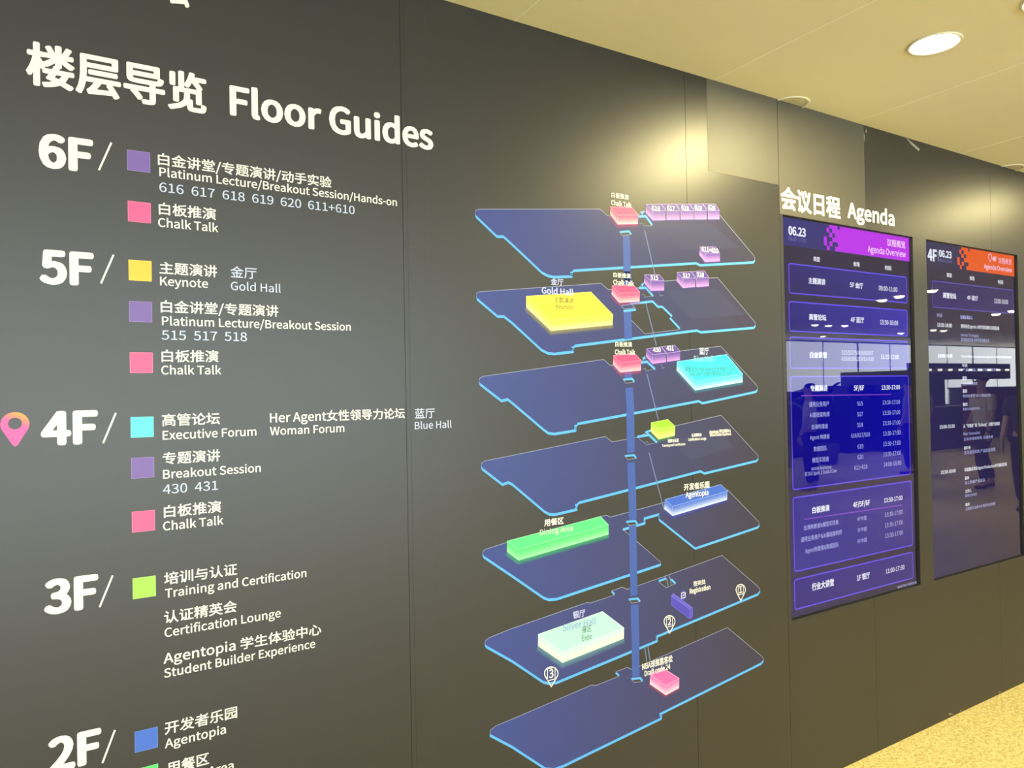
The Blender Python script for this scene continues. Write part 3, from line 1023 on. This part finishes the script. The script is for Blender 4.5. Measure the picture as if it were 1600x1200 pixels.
# ---- basement level
t = thing('floor_map', 'lowest slanted blue floor plan with one pink block, cut by the bottom of the photo', 'floor plan', MG)
U = [(765.2, 1147), (767, 1140), (775, 1134), (800, 1123.5), (925, 1070), (930, 1071.5), (967, 1056.5), (962, 1052), (962.5, 1049.5), (980.5, 1042.5), (987, 1046.2), (1136.3, 980.5), (1191, 1026), (1192.8, 1030)]
Lo = [(1189.5, 1035), (1030, 1114.5), (1031, 1116.5), (1034.5, 1117.5), (1033.5, 1120.5), (880, 1195), (866, 1200), (852, 1199), (800, 1165), (767, 1147.5)]
plate(t, U, Lo)
shaft(t, (986.5, 1018.5), (998.6, 1015), (999.2, 1056), (987.7, 1059))
well(t, 985, 1059.5)
rail(t, [(1007, 1010), (1010.5, 1034)], [(1012, 1009), (1015.5, 1032)])
stroke('opening_lip', [[(962, 1051), (967, 1055.5)]], .006, 2.4, CYAN, t)
block(t, 'rose', (1016, 1053), (1035, 1043.2), (1061.2, 1060), (1060.7, 1075), (1040, 1086.2), (1015, 1068.7), (1039.2, 1071.2), glow=4)
T(t, 'NBA球探黑客松', 1003, 1046.5, 1050.5, vt=1037.5, bold=.026, layer=6)
T(t, 'Draft code 24', 1006.8, 1056.5, 1047, vt=1048.5, bold=.03, layer=6)

# ------------------------------------------------------------------ recessed portrait displays
DEP = 0.013
VS = vscreen()
LITW = emis('screen_white', (236, 240, 255), 1.0)
LITB = emis('screen_soft_white', (190, 196, 255), 1.0)
LITD = emis('screen_dim_blue', (120, 124, 200), 1.0)
LITP = emis('screen_pale_pink', (255, 214, 255), 1.0)


def glass_mat():
    M = bpy.data.materials.new('display_cover_glass')
    M.use_nodes = True
    nt = M.node_tree
    nt.nodes.clear()
    tr = nt.nodes.new('ShaderNodeBsdfTransparent')
    gl = nt.nodes.new('ShaderNodeBsdfGlossy')
    gl.inputs['Roughness'].default_value = 0.012
    fr = nt.nodes.new('ShaderNodeFresnel')
    fr.inputs['IOR'].default_value = 1.5
    mx = nt.nodes.new('ShaderNodeMixShader')
    o = nt.nodes.new('ShaderNodeOutputMaterial')
    nt.links.new(fr.outputs[0], mx.inputs[0])
    nt.links.new(tr.outputs[0], mx.inputs[1])
    nt.links.new(gl.outputs[0], mx.inputs[2])
    nt.links.new(mx.outputs[0], o.inputs[0])
    return M


GLASS = glass_mat()


def display(S, label):
    t = thing('display_screen', label, 'screen', 'portrait displays in the wall')
    x0, z0, x1, z1 = S
    d = 0.058
    boxes('case', [(x0 + .001, DEP + .003, z0 + .001, x1 - .001, 0.073, z1 - .001)], BLACKM, t)
    boxes('bezel', [(x0 + .001, .0095, z0 + .001, x0 + .008, DEP + .003, z1 - .001), (x1 - .008, .0095, z0 + .001, x1 - .001, DEP + .003, z1 - .001),
                    (x0 + .008, .0095, z0 + .001, x1 - .008, DEP + .003, z0 + .005), (x0 + .008, .0095, z1 - .005, x1 - .008, DEP + .003, z1 - .001)], BLACKM, t)
    p = quad_grid('lit_panel', [(x0, z1), (x1, z1), (x1, z0), (x0, z0)], [(44, 40, 74), (42, 38, 70), (44, 36, 72), (50, 44, 96)], 0, VS, t, depth=DEP, px=False)
    g = quad_grid('cover_glass', [(x0, z1), (x1, z1), (x1, z0), (x0, z0)], [(255, 255, 255)] * 4, 0, GLASS, t, depth=0.0112, px=False, n=1)
    return t


def D(parent, s, u0, v0, u1, vt, color=None, bold=0.0, **k):
    return text(s, u0, v0, u1, vt=vt, bold=bold * 2.4, color=color or LITW, parent=parent, depth=DEP, layer=3, **k)


FRAME = emis('agenda_frame_violet', (98, 78, 240), 1.0)
FRAME2 = emis('agenda_frame_dim', (84, 72, 178), 1.0)


def agenda_box(t, TL, TR, BR, BL, cols, frame=FRAME):
    X0, Zt = Wl(*TL, DEP)
    X1 = Wl(*TR, DEP)[0]
    Zb = Wl(*BL, DEP)[1]
    Zt = (Zt + Wl(*TR, DEP)[1]) / 2
    Zb = (Zb + Wl(*BR, DEP)[1]) / 2
    b = quad_grid('agenda_box', [(X0, Zt), (X1, Zt), (X1, Zb), (X0, Zb)], cols, 1, VS, t, depth=DEP, px=False)
    r = .010
    P = []
    for cx_, cz_, a0 in ((X1 - r, Zt - r, 90), (X1 - r, Zb + r, 0), (X0 + r, Zb + r, -90), (X0 + r, Zt - r, -180)):
        for k in range(4):
            a = math.radians(a0 - 30 * k)
            P.append((cx_ + r * math.cos(a), cz_ + r * math.sin(a)))
    stroke('box_frame', [P], 0.0055, 2, frame, b, depth=DEP, px=False, closed=True)
    return b


def banner(t, color, u_cells, u_end, vt0, vb0, vt1, vb1, cell_u):
    """flat banner with a stepped pixel edge; column edges at u_cells, rows evenly between the top and the bottom"""
    Zt = Wl(u_cells[2], vt0, DEP)[1]
    Zt = (Zt + Wl(u_end, vt1, DEP)[1]) / 2
    Zb = (Wl(u_cells[4], vb0, DEP)[1] + Wl(u_end, vb1, DEP)[1]) / 2
    X = [x_at(u, (Zt + Zb) / 2, DEP) for u in u_cells]
    XE = x_at(u_end, Zt, DEP)
    rows = [(2, 3, 4), (1, 3, 4, 5), (2, 4, 5), (0, 3, 4, 5), (0, 2, 5), (1, 4, 5)]
    h = (Zt - Zb) / 6
    vs, fs = [], []

    def rect(x0, x1, z0, z1):
        b = len(vs)
        vs.extend([(x0, DEP - LAY, z1), (x1, DEP - LAY, z1), (x1, DEP - LAY, z0), (x0, DEP - LAY, z0)])
        fs.append((b, b + 3, b + 2, b + 1))
    for j, r in enumerate(rows):
        for c in r:
            rect(X[c], X[c + 1], Zt - (j + 1) * h, Zt - j * h)
    rect(X[6], XE, Zb, Zt)
    me = bpy.data.meshes.new('header_banner')
    me.from_pydata(vs, [], fs)
    return link('header_banner', me, color, t)


# ---- first display
t = display(S1, 'lit portrait display with a magenta header and many framed agenda boxes, below the Agenda title')
X0, X1 = S1[0], S1[2]
ZH = Wl(1225, 382.5, DEP)[1]
quad_grid('header_field', [(X0, S1[3]), (X1, S1[3]), (X1, ZH), (X0, ZH)], [(54, 52, 128), (54, 52, 120), (50, 46, 112), (50, 46, 124)], .5, VS, t, depth=DEP, px=False)
bn = banner(t, emis('magenta_header', (194, 42, 240), 1.0), [1287.2, 1291.7, 1295.9, 1300.4, 1304.6, 1308.9, 1312.5], 1420.6, 350.6, 392.6, 369.8, 408.3, 0)
D(t, '06.23', 1231.7, 366, 1259, 353.2, bold=.03)
D(t, '09:00-17:00', 1231.6, 375.3, 1259.5, 369.3, color=LITD)
D(bn, '议程概览', 1385.7, 384, 1414.5, 373.2, color=LITP, bold=.01)
D(bn, 'Agenda Overview', 1355.7, 393.7, 1415, 384, color=LITP, bold=.01)
D(t, '类型', 1270.7, 408, 1281, 400.6, bold=.015)
D(t, '会场', 1333, 415.7, 1343, 408.4, bold=.015)
D(t, '时间', 1382.7, 421.7, 1392.3, 414.6, bold=.015)
A1 = [(40, 34, 118), (44, 38, 150), (40, 34, 140), (36, 30, 100)]
b = agenda_box(t, (1232.3, 412.3), (1416.2, 432.7), (1416.7, 473), (1233, 458), A1)
D(b, '主题演讲', 1263, 442.5, 1289.5, 433.5, bold=.02)
D(b, '5F 金厅', 1327.7, 448.3, 1348.5, 441.3, bold=.02)
D(b, '09:00-11:00', 1373, 453.3, 1402, 446.3, bold=.01)
b = agenda_box(t, (1232.7, 470.7), (1416.9, 485.5), (1417.5, 525.5), (1233.7, 517), [(38, 32, 130), (44, 38, 176), (40, 34, 170), (36, 30, 120)])
D(b, '高管论坛', 1264, 499.5, 1291, 490.3, bold=.02)
D(b, '4F 蓝厅', 1329, 502.8, 1350, 495.8, bold=.02)
D(b, '13:30-16:00', 1375, 506.7, 1403, 499.6, bold=.01)
b = agenda_box(t, (1234, 524), (1417.7, 535.8), (1419, 575.5), (1235, 575.5), [(30, 28, 120), (34, 32, 160), (24, 26, 170), (20, 22, 130)])
D(b, '白金讲堂', 1265.3, 559, 1292, 549.6, bold=.02)
D(b, '515/517/518/616/617', 1315, 553.7, 1364.3, 547.3)
D(b, '618/619/620/611+610', 1315, 563.6, 1365, 557.2)
D(b, '11:15-12:00', 1376.3, 560.8, 1404.3, 554, bold=.01)
b = agenda_box(t, (1235.2, 588.2), (1418.8, 587.6), (1422.7, 742.5), (1238.7, 763), [(12, 10, 140), (12, 8, 160), (20, 14, 170), (20, 14, 130)])
D(b, '专题演讲', 1266, 611.5, 1293, 602.3, bold=.02)
D(b, '5F/6F', 1334, 610, 1350, 602.7, bold=.02)
D(b, '13:30-17:00', 1377.3, 608.8, 1406, 602.3, bold=.015)
stroke('divider_line', [[(1252, 618.2), (1392, 616.3)]], .0042, 2, emis('divider_magenta', (130, 66, 214), 1.0), b, depth=DEP)
for s, u0, v0, u1, vtp in [('通用业务用户', 1264, 636, 1295, 628), ('AI基础架构师', 1265, 652, 1296, 645.5), ('出海构建者', 1268, 671, 1293.5, 663.3), ('Agent 构建者', 1265.5, 687, 1296, 681), ('数据团队', 1271.3, 705.7, 1292, 697.8), ('模型实践者', 1269, 723.3, 1295, 715.3),
                           ('NVIDIA Workshop', 1268, 735.2, 1299, 730.6), ('在 DGX Spark 上 Build a Claw', 1257.5, 744.3, 1307, 737.3),
                           ('515', 1339, 633.7, 1348, 627.7), ('517', 1339.3, 650.5, 1348, 644.3), ('518', 1339, 667.3, 1348, 661), ('616/617/618', 1330, 684, 1359, 677.6), ('619', 1340, 701, 1348.7, 694.5), ('620', 1340, 717.6, 1348.6, 711), ('611+610', 1335, 734.3, 1355, 727.6),
                           ('13:30-17:00', 1379, 632, 1406, 625.9), ('13:30-17:00', 1379.2, 648.4, 1406.2, 642.2), ('13:30-17:00', 1379.4, 664.6, 1406.4, 658.3), ('13:30-17:00', 1379.7, 680.8, 1406.7, 674.4), ('13:30-17:00', 1380, 697.2, 1407, 690.7), ('13:30-17:00', 1380.3, 713.4, 1407.3, 706.8), ('14:00-16:00', 1380.6, 729.3, 1408, 722.7)]:
    D(b, s, u0, v0, u1, vtp, color=LITB)
b = agenda_box(t, (1239, 776), (1423.6, 753.3), (1426, 854.5), (1241, 890), [(36, 28, 150), (44, 34, 150), (48, 38, 140), (52, 44, 150)])
D(b, '白板推演', 1269, 802.3, 1296, 792.5, bold=.02)
D(b, '4F/5F/6F', 1332.7, 793, 1359.3, 785.3, bold=.02)
D(b, '13:30-17:00', 1381.3, 785.3, 1410, 778.8, bold=.015)
stroke('divider_line', [[(1256, 811.5), (1410, 789)]], .0042, 2, emis('divider_magenta', (130, 66, 214), 1.0), b, depth=DEP)
for s, u0, v0, u1, vtp in [('出海构建者&模型实践者', 1256, 829, 1310, 821), ('通用业务用户&AI基础架构师', 1251.3, 847.6, 1315.3, 839.6), ('Agent构建者&数据团队', 1258, 864.5, 1310.5, 858),
                           ('4F中庭', 1339.3, 814, 1354, 808.5), ('5F中庭', 1339.6, 831.5, 1354.2, 825.8), ('6F中庭', 1339.9, 849, 1354.4, 843),
                           ('13:30-17:00', 1382.3, 807.8, 1410, 801.3), ('13:30-17:00', 1382.6, 824.4, 1410.3, 817.8), ('13:30-17:00', 1383, 840.8, 1410.7, 834)]:
    D(b, s, u0, v0, u1, vtp, color=LITB)
b = agenda_box(t, (1241, 903), (1426, 865.3), (1427.3, 905.5), (1243, 949), [(46, 36, 140), (52, 42, 140), (50, 40, 130), (46, 36, 130)])
D(b, '行业大讲堂', 1268.5, 923.3, 1303, 912.2, bold=.02)
D(b, '1F 银厅', 1338.8, 907.3, 1359, 899.5, bold=.02)
D(b, '11:00-17:30', 1384, 896.3, 1413, 889.5, bold=.01)
D(t, '*最终日程以现场为准', 1401, 921.5, 1432, 915.5, color=LITB, ref='最')

# ---- second display
t = display(S2, 'lit portrait display with an orange header, cut off by the right edge')
X0, X1 = S2[0], S2[2]
ZH = Wl(1448, 414.5, DEP)[1]
quad_grid('header_field', [(X0, S2[3]), (X1, S2[3]), (X1, ZH), (X0, ZH)], [(50, 46, 96), (50, 46, 92), (46, 42, 84), (46, 42, 88)], .5, VS, t, depth=DEP, px=False)
bn = banner(t, emis('orange_header', (240, 92, 40), 1.0), [1495.8, 1499.3, 1502.3, 1506, 1509.6, 1512.9, 1515.3], 1588, 384.8, 421.5, 399.5, 432.8, 0)
D(t, '4F', 1449.2, 406.3, 1464, 389, bold=.03)
stroke('divider_line', [[(1465.5, 391.5), (1466, 408)]], .003, 2, LITB, t, depth=DEP)
D(t, '06.23', 1467, 400.6, 1486.8, 390.5, bold=.03)
D(t, '09:00-17:00', 1467, 408.3, 1487, 404, color=LITD)
D(bn, '4F', 1550.2, 407.7, 1557.2, 400.6, color=LITP, bold=.03)
D(bn, '议程概览', 1560, 411.3, 1580.5, 402.2, color=LITP)
D(bn, 'Agenda Overview', 1537.3, 419.5, 1581, 412.2, color=LITP, bold=.01)
stroke('pin_symbol', [[(1546.6 + 2.6 * math.cos(math.radians(155 + 230 * i / 12)), 401 + 4.2 * math.sin(math.radians(155 + 230 * i / 12))) for i in range(13)] + [(1547, 409)]], .004, 3, LITP, bn, depth=DEP, closed=True)
for s, u0, v0, u1, vtp in [('类型', 1479, 432.6, 1487, 426.3), ('会场', 1514.8, 437.6, 1522.3, 431), ('时间', 1559.3, 443.6, 1567, 437.3)]:
    D(t, s, u0, v0, u1, vtp, bold=.015)
b = agenda_box(t, (1456.2, 438.5), (1582.6, 453.8), (1583.5, 490), (1457, 479.8), [(44, 38, 104), (46, 40, 100), (46, 38, 110), (44, 36, 112)], FRAME2)
D(b, '高管论坛', 1473.2, 465.3, 1494, 456.7, bold=.02)
D(b, '4F-蓝厅', 1511, 467.8, 1528, 462, bold=.02)
D(b, '13:30-16:00', 1553.3, 473.3, 1575, 466.6, bold=.01)
D(t, '时间', 1464, 495.3, 1472, 489.5, color=LITB)
D(t, '议题&演讲人', 1500.3, 498.3, 1519.7, 492.5, bold=.01, color=LITB)
stroke('timeline', [[(1493.5, 504), (1499, 800)]], .0018, 1, emis('timeline_rose', (74, 36, 66), 1.0), t, depth=DEP)
for s, u0, v0, u1, vtp, bd in [
        ('13:30-14:00', 1464.2, 510.3, 1487.2, 504.6, .02), ('领导者在Agentic AI时代的战略与实践指南', 1501, 512.5, 1561, 506.3, .01), ('Heimo Tin Kagoji', 1501.2, 525.6, 1529, 521, 0), ('亚马逊云科技 大中华区战略业务', 1501.4, 533, 1545.5, 528, 0),
        ('14:00-14:45', 1465.4, 558.4, 1488, 553, .02), ('From Token to Outcome: Agentic AI 新时代的企业价值', 1502.3, 558.4, 1580, 555.2, .01), ('专家', 1503, 573.5, 1511.5, 568.6, .01), ('产品总监, 解决方案架构', 1503, 580, 1557, 575.4, 0),
        ('嘉宾', 1503.6, 594, 1510.5, 588, .01), ('企业资深架构师', 1503.8, 602.3, 1527, 597.2, 0), ('嘉宾', 1504, 614, 1511, 608.3, .01), ('首席技术官 (AI工程&应用)', 1504, 621, 1548, 616.5, 0),
        ('嘉宾', 1504.3, 634.6, 1511.5, 629.4, .01), ('数据与AI业务负责人', 1504.4, 641.6, 1532, 637.2, 0),
        ('15:00-15:30', 1468, 669.8, 1491.5, 664.8, .02), ('从“可观测”到“AI-Ready”:决策行动指南', 1505, 668.8, 1562, 663.2, .01), ('Marc Temnuchst', 1505.4, 680.3, 1531, 676, 0), ('企业资深架构师, 云服务部', 1505.7, 688.7, 1551.5, 684, 0),
        ('嘉宾介绍', 1506.2, 702.6, 1516, 697.5, .01), ('亚马逊云科技 产品部总经理', 1506.4, 710, 1555, 705, 0),
        ('15:30-16:00', 1470, 740.8, 1493, 735.8, .02), ('跨越集成鸿沟:Agent Production时代最佳实践', 1507, 737, 1573, 731.3, .01), ('嘉宾', 1507.3, 749.8, 1514, 744.8, .01), ('云上数据产品总监', 1507.6, 757, 1539, 752.3, 0),
        ('主持人', 1508, 770.2, 1518, 765, .01), ('高级业务总监', 1508, 777, 1526, 772.6, 0), ('嘉宾', 1508.3, 791, 1515, 786.2, .01), ('云智能行业解决方案资深总经理', 1508.5, 798, 1555, 793.5, 0),
        ('*最终日程以现场为准', 1577.5, 877.5, 1604, 873, 0)]:
    D(t, s, u0, v0, u1, vtp, color=LITB if not bd else LITW, bold=bd, ref=('最' if s[0] == '*' else None))

# ------------------------------------------------------------------ the hall behind the photographer (mirrored in the displays)
HALLW = mat('white_panel_paint', (0.72, 0.73, 0.72), rough=0.5)
FROST = emis('daylight_glazing', WINDOW_COL, WINDOW_STRENGTH)
FRAMEM = mat('grey_window_frame', (0.25, 0.26, 0.27), rough=0.4)
wf = boxes('wall_front', [(X_MIN, Y_BACK - .12, 0, X_MAX, Y_BACK, CEIL_Z + .08)], HALLW)
wf['kind'] = 'structure'
PANEL_GLOW = emis('glowing_white_panel', (0.93, 0.98, 0.96), 6.6)  # white wall panels, given their own glow in place of light falling on them
n = 0
for x, x2, zl, em in ([(-8.9 + 3.06 * i, -5.9 + 3.06 * i, 0.25, FROST) for i in range(5)] + [(12.3 + 3.03 * i, 15.3 + 3.03 * i, 1.0, PANEL_GLOW) for i in range(6)]):
    n += 1
    fr = .05 if em is FROST else .012
    wn = boxes('window_or_glow_panel_%d' % n, [(x, Y_BACK, zl - fr, x2, Y_BACK + .03, zl), (x, Y_BACK, CEIL_Z - .02 - fr, x2, Y_BACK + .03, CEIL_Z - .02),
                                 (x, Y_BACK, zl, x + fr, Y_BACK + .03, CEIL_Z - .02), (x2 - fr, Y_BACK, zl, x2, Y_BACK + .03, CEIL_Z - .02)], FRAMEM)
    wn['kind'] = 'structure'
    mid = (x + x2) / 2
    boxes('pane', [(x + fr, Y_BACK + .004, zl, mid - fr / 2, Y_BACK + .012, CEIL_Z - .02 - fr)], em, wn)
    boxes('pane', [(mid + fr / 2, Y_BACK + .004, zl, x2 - fr, Y_BACK + .012, CEIL_Z - .02 - fr)], em, wn)
    boxes('mullion', [(mid - fr / 2, Y_BACK, zl, mid + fr / 2, Y_BACK + .03, CEIL_Z - .02 - fr)], FRAMEM, wn)
for nm, xx in (('wall_left', X_MIN), ('wall_right', X_MAX - .1)):
    o = boxes(nm, [(xx, Y_BACK, 0, xx + .1, 0, CEIL_Z)], HALLW)
    o['kind'] = 'structure'

NAVY = mat('navy_booth_panel', (0.02, 0.025, 0.07), rough=0.5)
RED = mat('dark_red_panel', (0.25, 0.03, 0.06), rough=0.5)
SPOT = emis('booth_spot', (1.0, 0.95, 0.85), 9.0)
bt = thing('exhibition_booth', 'navy exhibition booth with a row of small fascia lamps, mirrored in the second display', 'booth', None, (18.9, -8.4, 0))
boxes('back_panel', [(-2.2, -.9, 0, 2.6, -.84, 1.95)], NAVY, bt)
boxes('side_panel', [(-2.2, -.84, 0, -2.14, .8, 1.95)], NAVY, bt)
fa = boxes('fascia', [(-2.2, .8, 1.72, 2.6, .86, 2.12)], NAVY, bt)
for i in range(10):
    lathe('fascia_lamp', [(0.0005, 0), (.045, 0), (.045, .05)], SPOT, fa, (-1.9 + .47 * i, .86 + .045, 1.93), n=12)
boxes('counter', [(-1.6, .2, 0, 1.4, .75, 1.05)], NAVY, bt, bevel=.02)
boxes('red_panel', [(.2, .8, .1, .9, .83, 1.6)], RED, bt)
for i, (x, y, wd, h) in enumerate([(11.6, -8.9, 1.7, 1.35), (14.6, -9.0, 1.7, 1.5), (16.2, -8.8, .9, 1.62), (23.2, -9.0, 2.6, 1.5), (9.4, -8.8, 1.4, 1.3)]):
    t = thing('exhibition_counter', ['low navy counter beside the potted palms', 'wide navy counter between the palms and the booth', 'tall narrow navy cabinet beside the booth', 'wide navy counter far down the hall', 'small navy counter nearest the photographer'][i] + ' in the hall', 'counter', 'hall counters', (x, y, 0))
    boxes('body', [(-wd / 2, -.35, 0.05, wd / 2, .35, h - .04)], NAVY, t, bevel=.01)
    boxes('top', [(-wd / 2 - .03, -.38, h - .04, wd / 2 + .03, .38, h)], BLACKM, t, bevel=.005)
    boxes('plinth', [(-wd / 2 + .05, -.3, 0, wd / 2 - .05, .3, .05)], BLACKM, t)

LEAF = mat('palm_leaf', (0.02, 0.05, 0.02), rough=0.5)
POT = mat('grey_pot', (0.1, 0.1, 0.1), rough=0.6)


def palm(x, y, h, label):
    t = thing('potted_palm', label, 'plant', 'potted palms', (x, y, 0))
    lathe('pot', [(0.001, 0.0), (.17, 0), (.22, .42), (.20, .42), (.19, .38), (.001, .38)], POT, t, n=20)
    lathe('stem', [(.035, .38), (.028, h * .6), (.012, h * .7)], LEAF, t, n=8)
    for i in range(16):
        a = i * 2.4
        L = h * random.uniform(.38, .52)
        up = random.uniform(.3, 1.1)
        vs, fs = [], []
        for k in range(7):
            s = k / 6
            r = L * s * math.cos(up) + .02
            z = h * .66 + L * s * math.sin(up) - L * .55 * s * s
            wd = .06 * math.sin(math.pi * min(1, s * .9 + .1))
            for q in (-1, 1):
                vs.append((r * math.cos(a) - q * wd * math.sin(a), r * math.sin(a) + q * wd * math.cos(a), z))
            vs.append((r * math.cos(a), r * math.sin(a), z + .012))
        for k in range(6):
            p = 3 * k
            fs += [(p, p + 3, p + 5, p + 2), (p + 2, p + 5, p + 4, p + 1)]
        me = bpy.data.meshes.new('leaf')
        me.from_pydata(vs, [], fs)
        link('leaf', me, LEAF, t)


palm(12.2, -7.6, 1.9, 'bushy potted palm in the hall, mirrored in the first display')
palm(13.4, -7.4, 2.05, 'taller potted palm in the hall, mirrored in the first display')


# ---- people in the hall
def skin_mesh(name, joints, bones, radii, material, parent, sub=1):
    me = bpy.data.meshes.new(name)
    me.from_pydata(joints, bones, [])
    o = link(name, me, material, parent)
    s = o.modifiers.new('skin', 'SKIN')
    s.use_smooth_shade = True
    for i, r in enumerate(radii):
        me.skin_vertices[0].data[i].radius = (r, r) if not isinstance(r, tuple) else r
    me.skin_vertices[0].data[0].use_root = True
    ss = o.modifiers.new('subdivision', 'SUBSURF')
    ss.levels = ss.render_levels = sub
    return o


SKIN = mat('skin', (0.55, 0.36, 0.26), rough=0.5)
HAIR = mat('black_hair', (0.01, 0.01, 0.01), rough=0.5)


def person(x, y, rz, shirt, trousers, label, stride=.12, pack=False, h=1.0):
    t = thing('person', label, 'person', 'people in the hall', (x, y, 0), rz)
    t.scale = (h, h, h)
    s = stride
    J = [(0, 0, .95), (0, 0, 1.12), (0, 0, 1.32), (0, 0, 1.45), (0, .02, 1.54),                    # pelvis .. neck 0-4
         (.17, 0, 1.40), (.22, .02, 1.14), (.24, .12, .90), (-.17, 0, 1.40), (-.22, -.02, 1.14), (-.24, .10, .90),   # arms 5-10
         (.09, 0, .90), (.10, s, .50), (.10, s * .6 - .02, .09), (-.09, 0, .90), (-.10, -s * .4, .50), (-.10, -s * 1.4, .10),  # legs 11-16
         (.10, s * .6 + .13, .035), (-.10, -s * 1.4 + .14, .04), (0, .02, 1.64), (0, .015, 1.70)]
    B = [(0, 1), (1, 2), (2, 3), (3, 4), (2, 5), (5, 6), (6, 7), (2, 8), (8, 9), (9, 10), (0, 11), (11, 12), (12, 13), (0, 14), (14, 15), (15, 16), (13, 17), (16, 18), (4, 19), (19, 20)]
    Rr = [(.13, .10), (.12, .09), (.14, .10), (.07, .07), .05, .055, .042, .032, .055, .042, .032, .085, .06, .04, .085, .06, .04, .035, .035, (.078, .092), (.062, .075)]
    skin_mesh('body', J, B, Rr, SKIN, t, 2)
    for sx in (-1, 1):
        ix = 7 if sx > 0 else 10
        wx, wy, wz = J[ix]
        hj = [(wx, wy, wz), (wx, wy + .01, wz - .07)]
        hb = [(0, 1)]
        hr = [.024, (.036, .018)]
        for k in range(4):
            fx = (-.027 + .018 * k)
            b0 = len(hj)
            ln = (.055, .065, .062, .045)[k]
            hj += [(wx + .004, wy + fx, wz - .10), (wx + .002 * k, wy + fx, wz - .10 - ln * .6), (wx - .012 * sx, wy + fx, wz - .10 - ln)]
            hb += [(1, b0), (b0, b0 + 1), (b0 + 1, b0 + 2)]
            hr += [.009, .008, .007]
        b0 = len(hj)
        hj += [(wx - .01 * sx, wy + .045, wz - .06), (wx - .016 * sx, wy + .055, wz - .10)]
        hb += [(0, b0), (b0, b0 + 1)]
        hr += [.011, .009]
        skin_mesh('hand', hj, hb, hr, SKIN, t, 1)
    skin_mesh('shirt', [(0, 0, .90), (0, 0, 1.12), (0, 0, 1.32), (0, 0, 1.44), (.18, 0, 1.40), (.215, .02, 1.19), (-.18, 0, 1.40), (-.215, -.02, 1.19)],
              [(0, 1), (1, 2), (2, 3), (2, 4), (4, 5), (2, 6), (6, 7)], [(.165, .13), (.15, .12), (.165, .125), (.075, .08), .078, .065, .078, .065], shirt, t, 2)
    skin_mesh('trousers', [(0, 0, .96), (.09, 0, .88), (.10, s, .50), (.10, s * .6 - .02, .12), (-.09, 0, .88), (-.10, -s * .4, .50), (-.10, -s * 1.4, .13)],
              [(0, 1), (1, 2), (2, 3), (0, 4), (4, 5), (5, 6)], [(.15, .12), .10, .078, .06, .10, .078, .06], trousers, t, 2)
    for a_, b_ in ((.10, s * .6 - .02), (-.10, -s * 1.4)):
        skin_mesh('shoe', [(a_, b_ - .03, .05), (a_, b_ + .07, .045), (a_, b_ + .17, .035)], [(0, 1), (1, 2)], [(.045, .045), (.045, .04), (.04, .03)], BLACKM, t, 1)
    skin_mesh('hair', [(0, -.015, 1.63), (0, -.01, 1.70), (0, -.005, 1.745)], [(0, 1), (1, 2)], [(.084, .09), (.086, .10), (.06, .07)], HAIR, t, 2)
    bm = bmesh.new()
    bmesh.ops.create_cone(bm, segments=8, radius1=.014, radius2=.006, depth=.05, cap_ends=True)
    me = bpy.data.meshes.new('nose')
    bm.to_mesh(me)
    bm.free()
    nz = link('nose', me, SKIN, t, (0, .115, 1.625))
    nz.rotation_euler.x = math.radians(20)
    for sx in (-1, 1):
        bm = bmesh.new()
        bmesh.ops.create_uvsphere(bm, u_segments=8, v_segments=6, radius=.011)
        me = bpy.data.meshes.new('eye')
        bm.to_mesh(me)
        bm.free()
        link('eye', me, HAIR, t, (sx * .032, .098, 1.65))
        bm = bmesh.new()
        bmesh.ops.create_uvsphere(bm, u_segments=8, v_segments=6, radius=.028)
        for v in bm.verts:
            v.co.x *= .35
        me = bpy.data.meshes.new('ear')
        bm.to_mesh(me)
        bm.free()
        link('ear', me, SKIN, t, (sx * .082, .015, 1.635))
    boxes('mouth', [(-.022, .098, 1.585, .022, .104, 1.591)], RED, t)
    if pack:
        boxes('backpack', [(-.15, -.30, 1.0, .15, -.12, 1.42)], BLACKM, t, bevel=.04)


SHW = mat('white_shirt_cloth', (0.72, 0.70, 0.66), rough=0.8)
SHG = mat('grey_shirt_cloth', (0.35, 0.35, 0.36), rough=0.8)
SHD = mat('dark_shirt_cloth', (0.03, 0.03, 0.05), rough=0.8)
TRD = mat('dark_trouser_cloth', (0.015, 0.016, 0.03), rough=0.8)
person(12.0, -3.75, math.radians(115), SHW, TRD, 'person walking in white shirt and dark trousers with black backpack, mirrored in second display', .16, True, 1.0)
person(13.6, -5.6, math.radians(200), SHG, TRD, 'person standing in grey shirt and dark trousers, mirrored left in the second display', .05)
person(12.9, -5.4, math.radians(160), SHG, TRD, 'person in grey shirt facing a neighbour, mirrored at second display edge', .05, False, .97)
person(10.1, -2.35, math.radians(80), SHD, TRD, 'person in dark clothes, mirrored at the right edge of the second display', .1)
person(9.8, -5.2, math.radians(150), SHW, TRD, 'person in a pale shirt standing, mirrored at the right of the first display', .04, False, .96)
person(10.6, -6.6, math.radians(210), SHG, TRD, 'person in a grey shirt standing, mirrored in the middle of the first display', .04, False, .98)

make_lettering()
